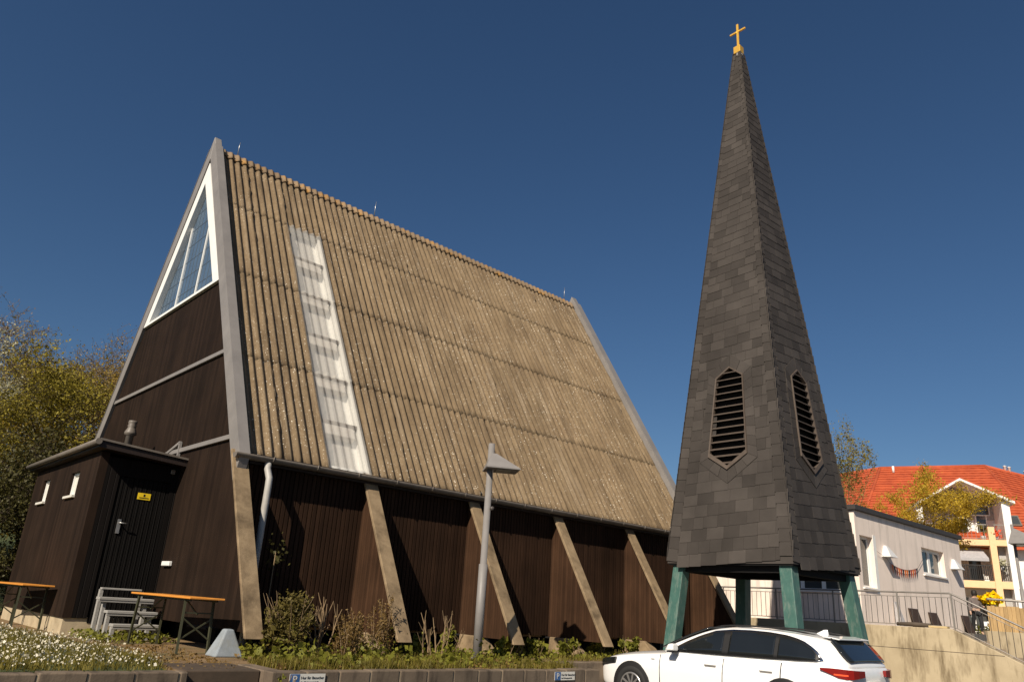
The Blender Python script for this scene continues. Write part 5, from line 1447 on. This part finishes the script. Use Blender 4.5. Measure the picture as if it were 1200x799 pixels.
# ground cover strip and grasses
def blades(name, xy, zf, h, mat, seed, w_=.006):
    r2 = np.random.default_rng(seed); n_ = len(xy)
    tuft = .55 + .75 * np.clip(np.sin(xy[:, 0] * 5.3 + 2.1 * np.sin(xy[:, 1] * 4.7)) * np.sin(xy[:, 1] * 6.1 + 1.7 * np.sin(xy[:, 0] * 3.9)) + .3, 0, 1)
    H_ = h * r2.uniform(.4, 1.5, n_) * tuft; a = r2.uniform(0, 2 * pi, n_); ln = r2.uniform(.05, .6, n_) * H_
    P0 = np.column_stack([xy, zf(xy)]); dx = np.column_stack([np.cos(a), np.sin(a), np.zeros(n_)]); px = np.column_stack([-np.sin(a), np.cos(a), np.zeros(n_)]) * w_
    top = P0 + dx * ln[:, None] + np.column_stack([np.zeros((n_, 2)), H_])
    V_ = np.stack([P0 - px, P0 + px, top + px * .2, top - px * .2], 1).reshape(-1, 3)
    me = bpy.data.meshes.new(name); me.vertices.add(4 * n_); me.vertices.foreach_set('co', V_.ravel()); me.loops.add(4 * n_); me.loops.foreach_set('vertex_index', np.arange(4 * n_, dtype=np.int32)); me.polygons.add(n_); me.polygons.foreach_set('loop_start', np.arange(0, 4 * n_, 4, dtype=np.int32)); me.polygons.foreach_set('loop_total', np.full(n_, 4, dtype=np.int32)); me.update(calc_edges=True); me.materials.append(mat)
    return tag(link(bpy.data.objects.new(name, me)), kind='stuff')
def inpoly(n_, poly, seed):
    r2 = np.random.default_rng(seed); poly = np.array(poly); lo, hi = poly.min(0), poly.max(0); out = np.zeros((0, 2))
    while len(out) < n_:
        p = r2.uniform(lo, hi, (n_, 2)); c = np.zeros(len(p), bool); j = len(poly) - 1
        for i in range(len(poly)):
            xi, yi = poly[i]; xj, yj = poly[j]
            c ^= ((yi > p[:, 1]) != (yj > p[:, 1])) & (p[:, 0] < (xj - xi) * (p[:, 1] - yi) / (yj - yi + 1e-12) + xi); j = i
        out = np.vstack([out, p[c]])
    return out[:n_]
lawn = [(-11, -7.88), (-1.62, -7.88), (-1.35, -6.6), (-1.45, -4.6), (-1.6, -3.2), (-1.95, -1.6), (-2.1, 3.5), (-11, 3.5)]
def lz(xy): return np.full(len(xy), ZT + .03) + .03 * np.sin(xy[:, 0] * 1.3) * np.sin(xy[:, 1] * .9)
mb = MB(); mb.prism([(x, y, ZT - .02) for x, y in lawn], (0, 0, .03)); tag(mb.build('lawn', M['lawn']), kind='structure')
near = [(-6.5, -7.88), (-1.62, -7.88), (-1.35, -6.6), (-1.45, -4.6), (-1.6, -3.2), (-1.95, -1.6), (-2.1, 1), (-4.2, 1)]
blades('grass', inpoly(34000, near, 1), lambda p: np.full(len(p), ZT), .075, M['grass'], 1)
dp = inpoly(7600, near, 2); cl = np.sin(dp[:, 0] * 2.1 + 1.3 * np.sin(dp[:, 1] * 1.7)) + np.sin(dp[:, 1] * 2.6 + dp[:, 0]) ; dp = dp[np.random.default_rng(5).uniform(-2.2, 1.0, len(dp)) < cl]
dz = ZT + np.random.default_rng(4).uniform(.06, .12, len(dp))
tag(leaf_mesh('daisies', np.column_stack([dp, dz]), .021, M['daisy'], None, 0, .95, 1.5, 8), kind='stuff')
strip_ = [(-.3, -7.9), (4.9, -7.9), (4.9, -5.2), (-.15, -5.2)]
gp = inpoly(15000, strip_, 3); gp = gp[np.sin(gp[:, 0] * 3.1 + 2 * np.sin(gp[:, 1] * 2.3)) + np.sin(gp[:, 1] * 4.1 + gp[:, 0] * 1.7) > -.7]
blades('grass', gp, lambda p: np.full(len(p), ZT), .07, M['grass'], 3)
front = [(-.3, -7.95), (4.95, -7.95), (4.95, -7.0), (-.3, -6.6)]
gp = inpoly(10000, front, 6); gp = gp[np.sin(gp[:, 0] * 2.3 + 1.5 * np.sin(gp[:, 1] * 5)) + .8 * np.sin(gp[:, 0] * 5.7 + gp[:, 1] * 3) > -.35]
blades('grass', gp, lambda p: np.full(len(p), ZT), .09, M['grass'], 6)
hp = inpoly(2600, [(-.25, -7.75), (3.4, -7.75), (3.4, -5.6), (.1, -5.6), (-.2, -6.6)], 7)
hp = hp[np.sin(hp[:, 0] * 4.3 + 1.9 * np.sin(hp[:, 1] * 3.1)) * np.sin(hp[:, 1] * 5.2 + hp[:, 0]) > -.25]
tag(leaf_mesh('ground_cover', np.column_stack([hp, ZT + .02 + np.abs(np.random.default_rng(7).normal(0, .085, len(hp))) * (1 + .8 * np.sin(hp[:, 0] * 4.3))]), .062, M['lf_herb'], None, 0, .8, .5, 10), kind='stuff')
hp = inpoly(1500, [(3.4, -7.7), (4.9, -7.7), (4.9, -6.5), (13, -6.5), (13, -5.4), (3.4, -5.4)], 8)
tag(leaf_mesh('ground_cover', np.column_stack([hp, ZT + np.random.default_rng(8).uniform(.01, .12, len(hp))]), .06, M['lf_herb'], None, 0, .8, .8, 11), kind='stuff')
lp = inpoly(1500, [(-.3, -7.9), (4.9, -7.9), (4.9, -5.2), (-.15, -5.2)], 21)
tag(leaf_mesh('leaf_litter', np.column_stack([lp, ZT + np.random.default_rng(21).uniform(.005, .05, len(lp))]), .05, M['lf_dry'], None, 0, .6, 2.0, 22), kind='stuff')
lp = inpoly(900, [(-1.6, -7.8), (-.6, -7.8), (-.3, -4.2), (-1.4, -4.2)], 23)
tag(leaf_mesh('leaf_litter', np.column_stack([lp, ZT + np.random.default_rng(23).uniform(.003, .012, len(lp))]), .035, M['lf_dry'], None, 0, .6, 4.0, 24), kind='stuff')
blades('grass', inpoly(5000, [(5.7, -6.6), (13, -6.6), (13, -5.0), (5.7, -5.0)], 9), lambda p: np.full(len(p), ZT), .08, M['grass'], 9)
hp = inpoly(900, [(-1.3, -4.0), (-.05, -4.0), (-.05, -2.4), (-1.3, -2.4)], 12)
tag(leaf_mesh('ground_cover', np.column_stack([hp, ZT + np.random.default_rng(12).uniform(.01, .12, len(hp))]), .05, M['lf_herb'], None, 0, .8, .8, 13), kind='stuff')
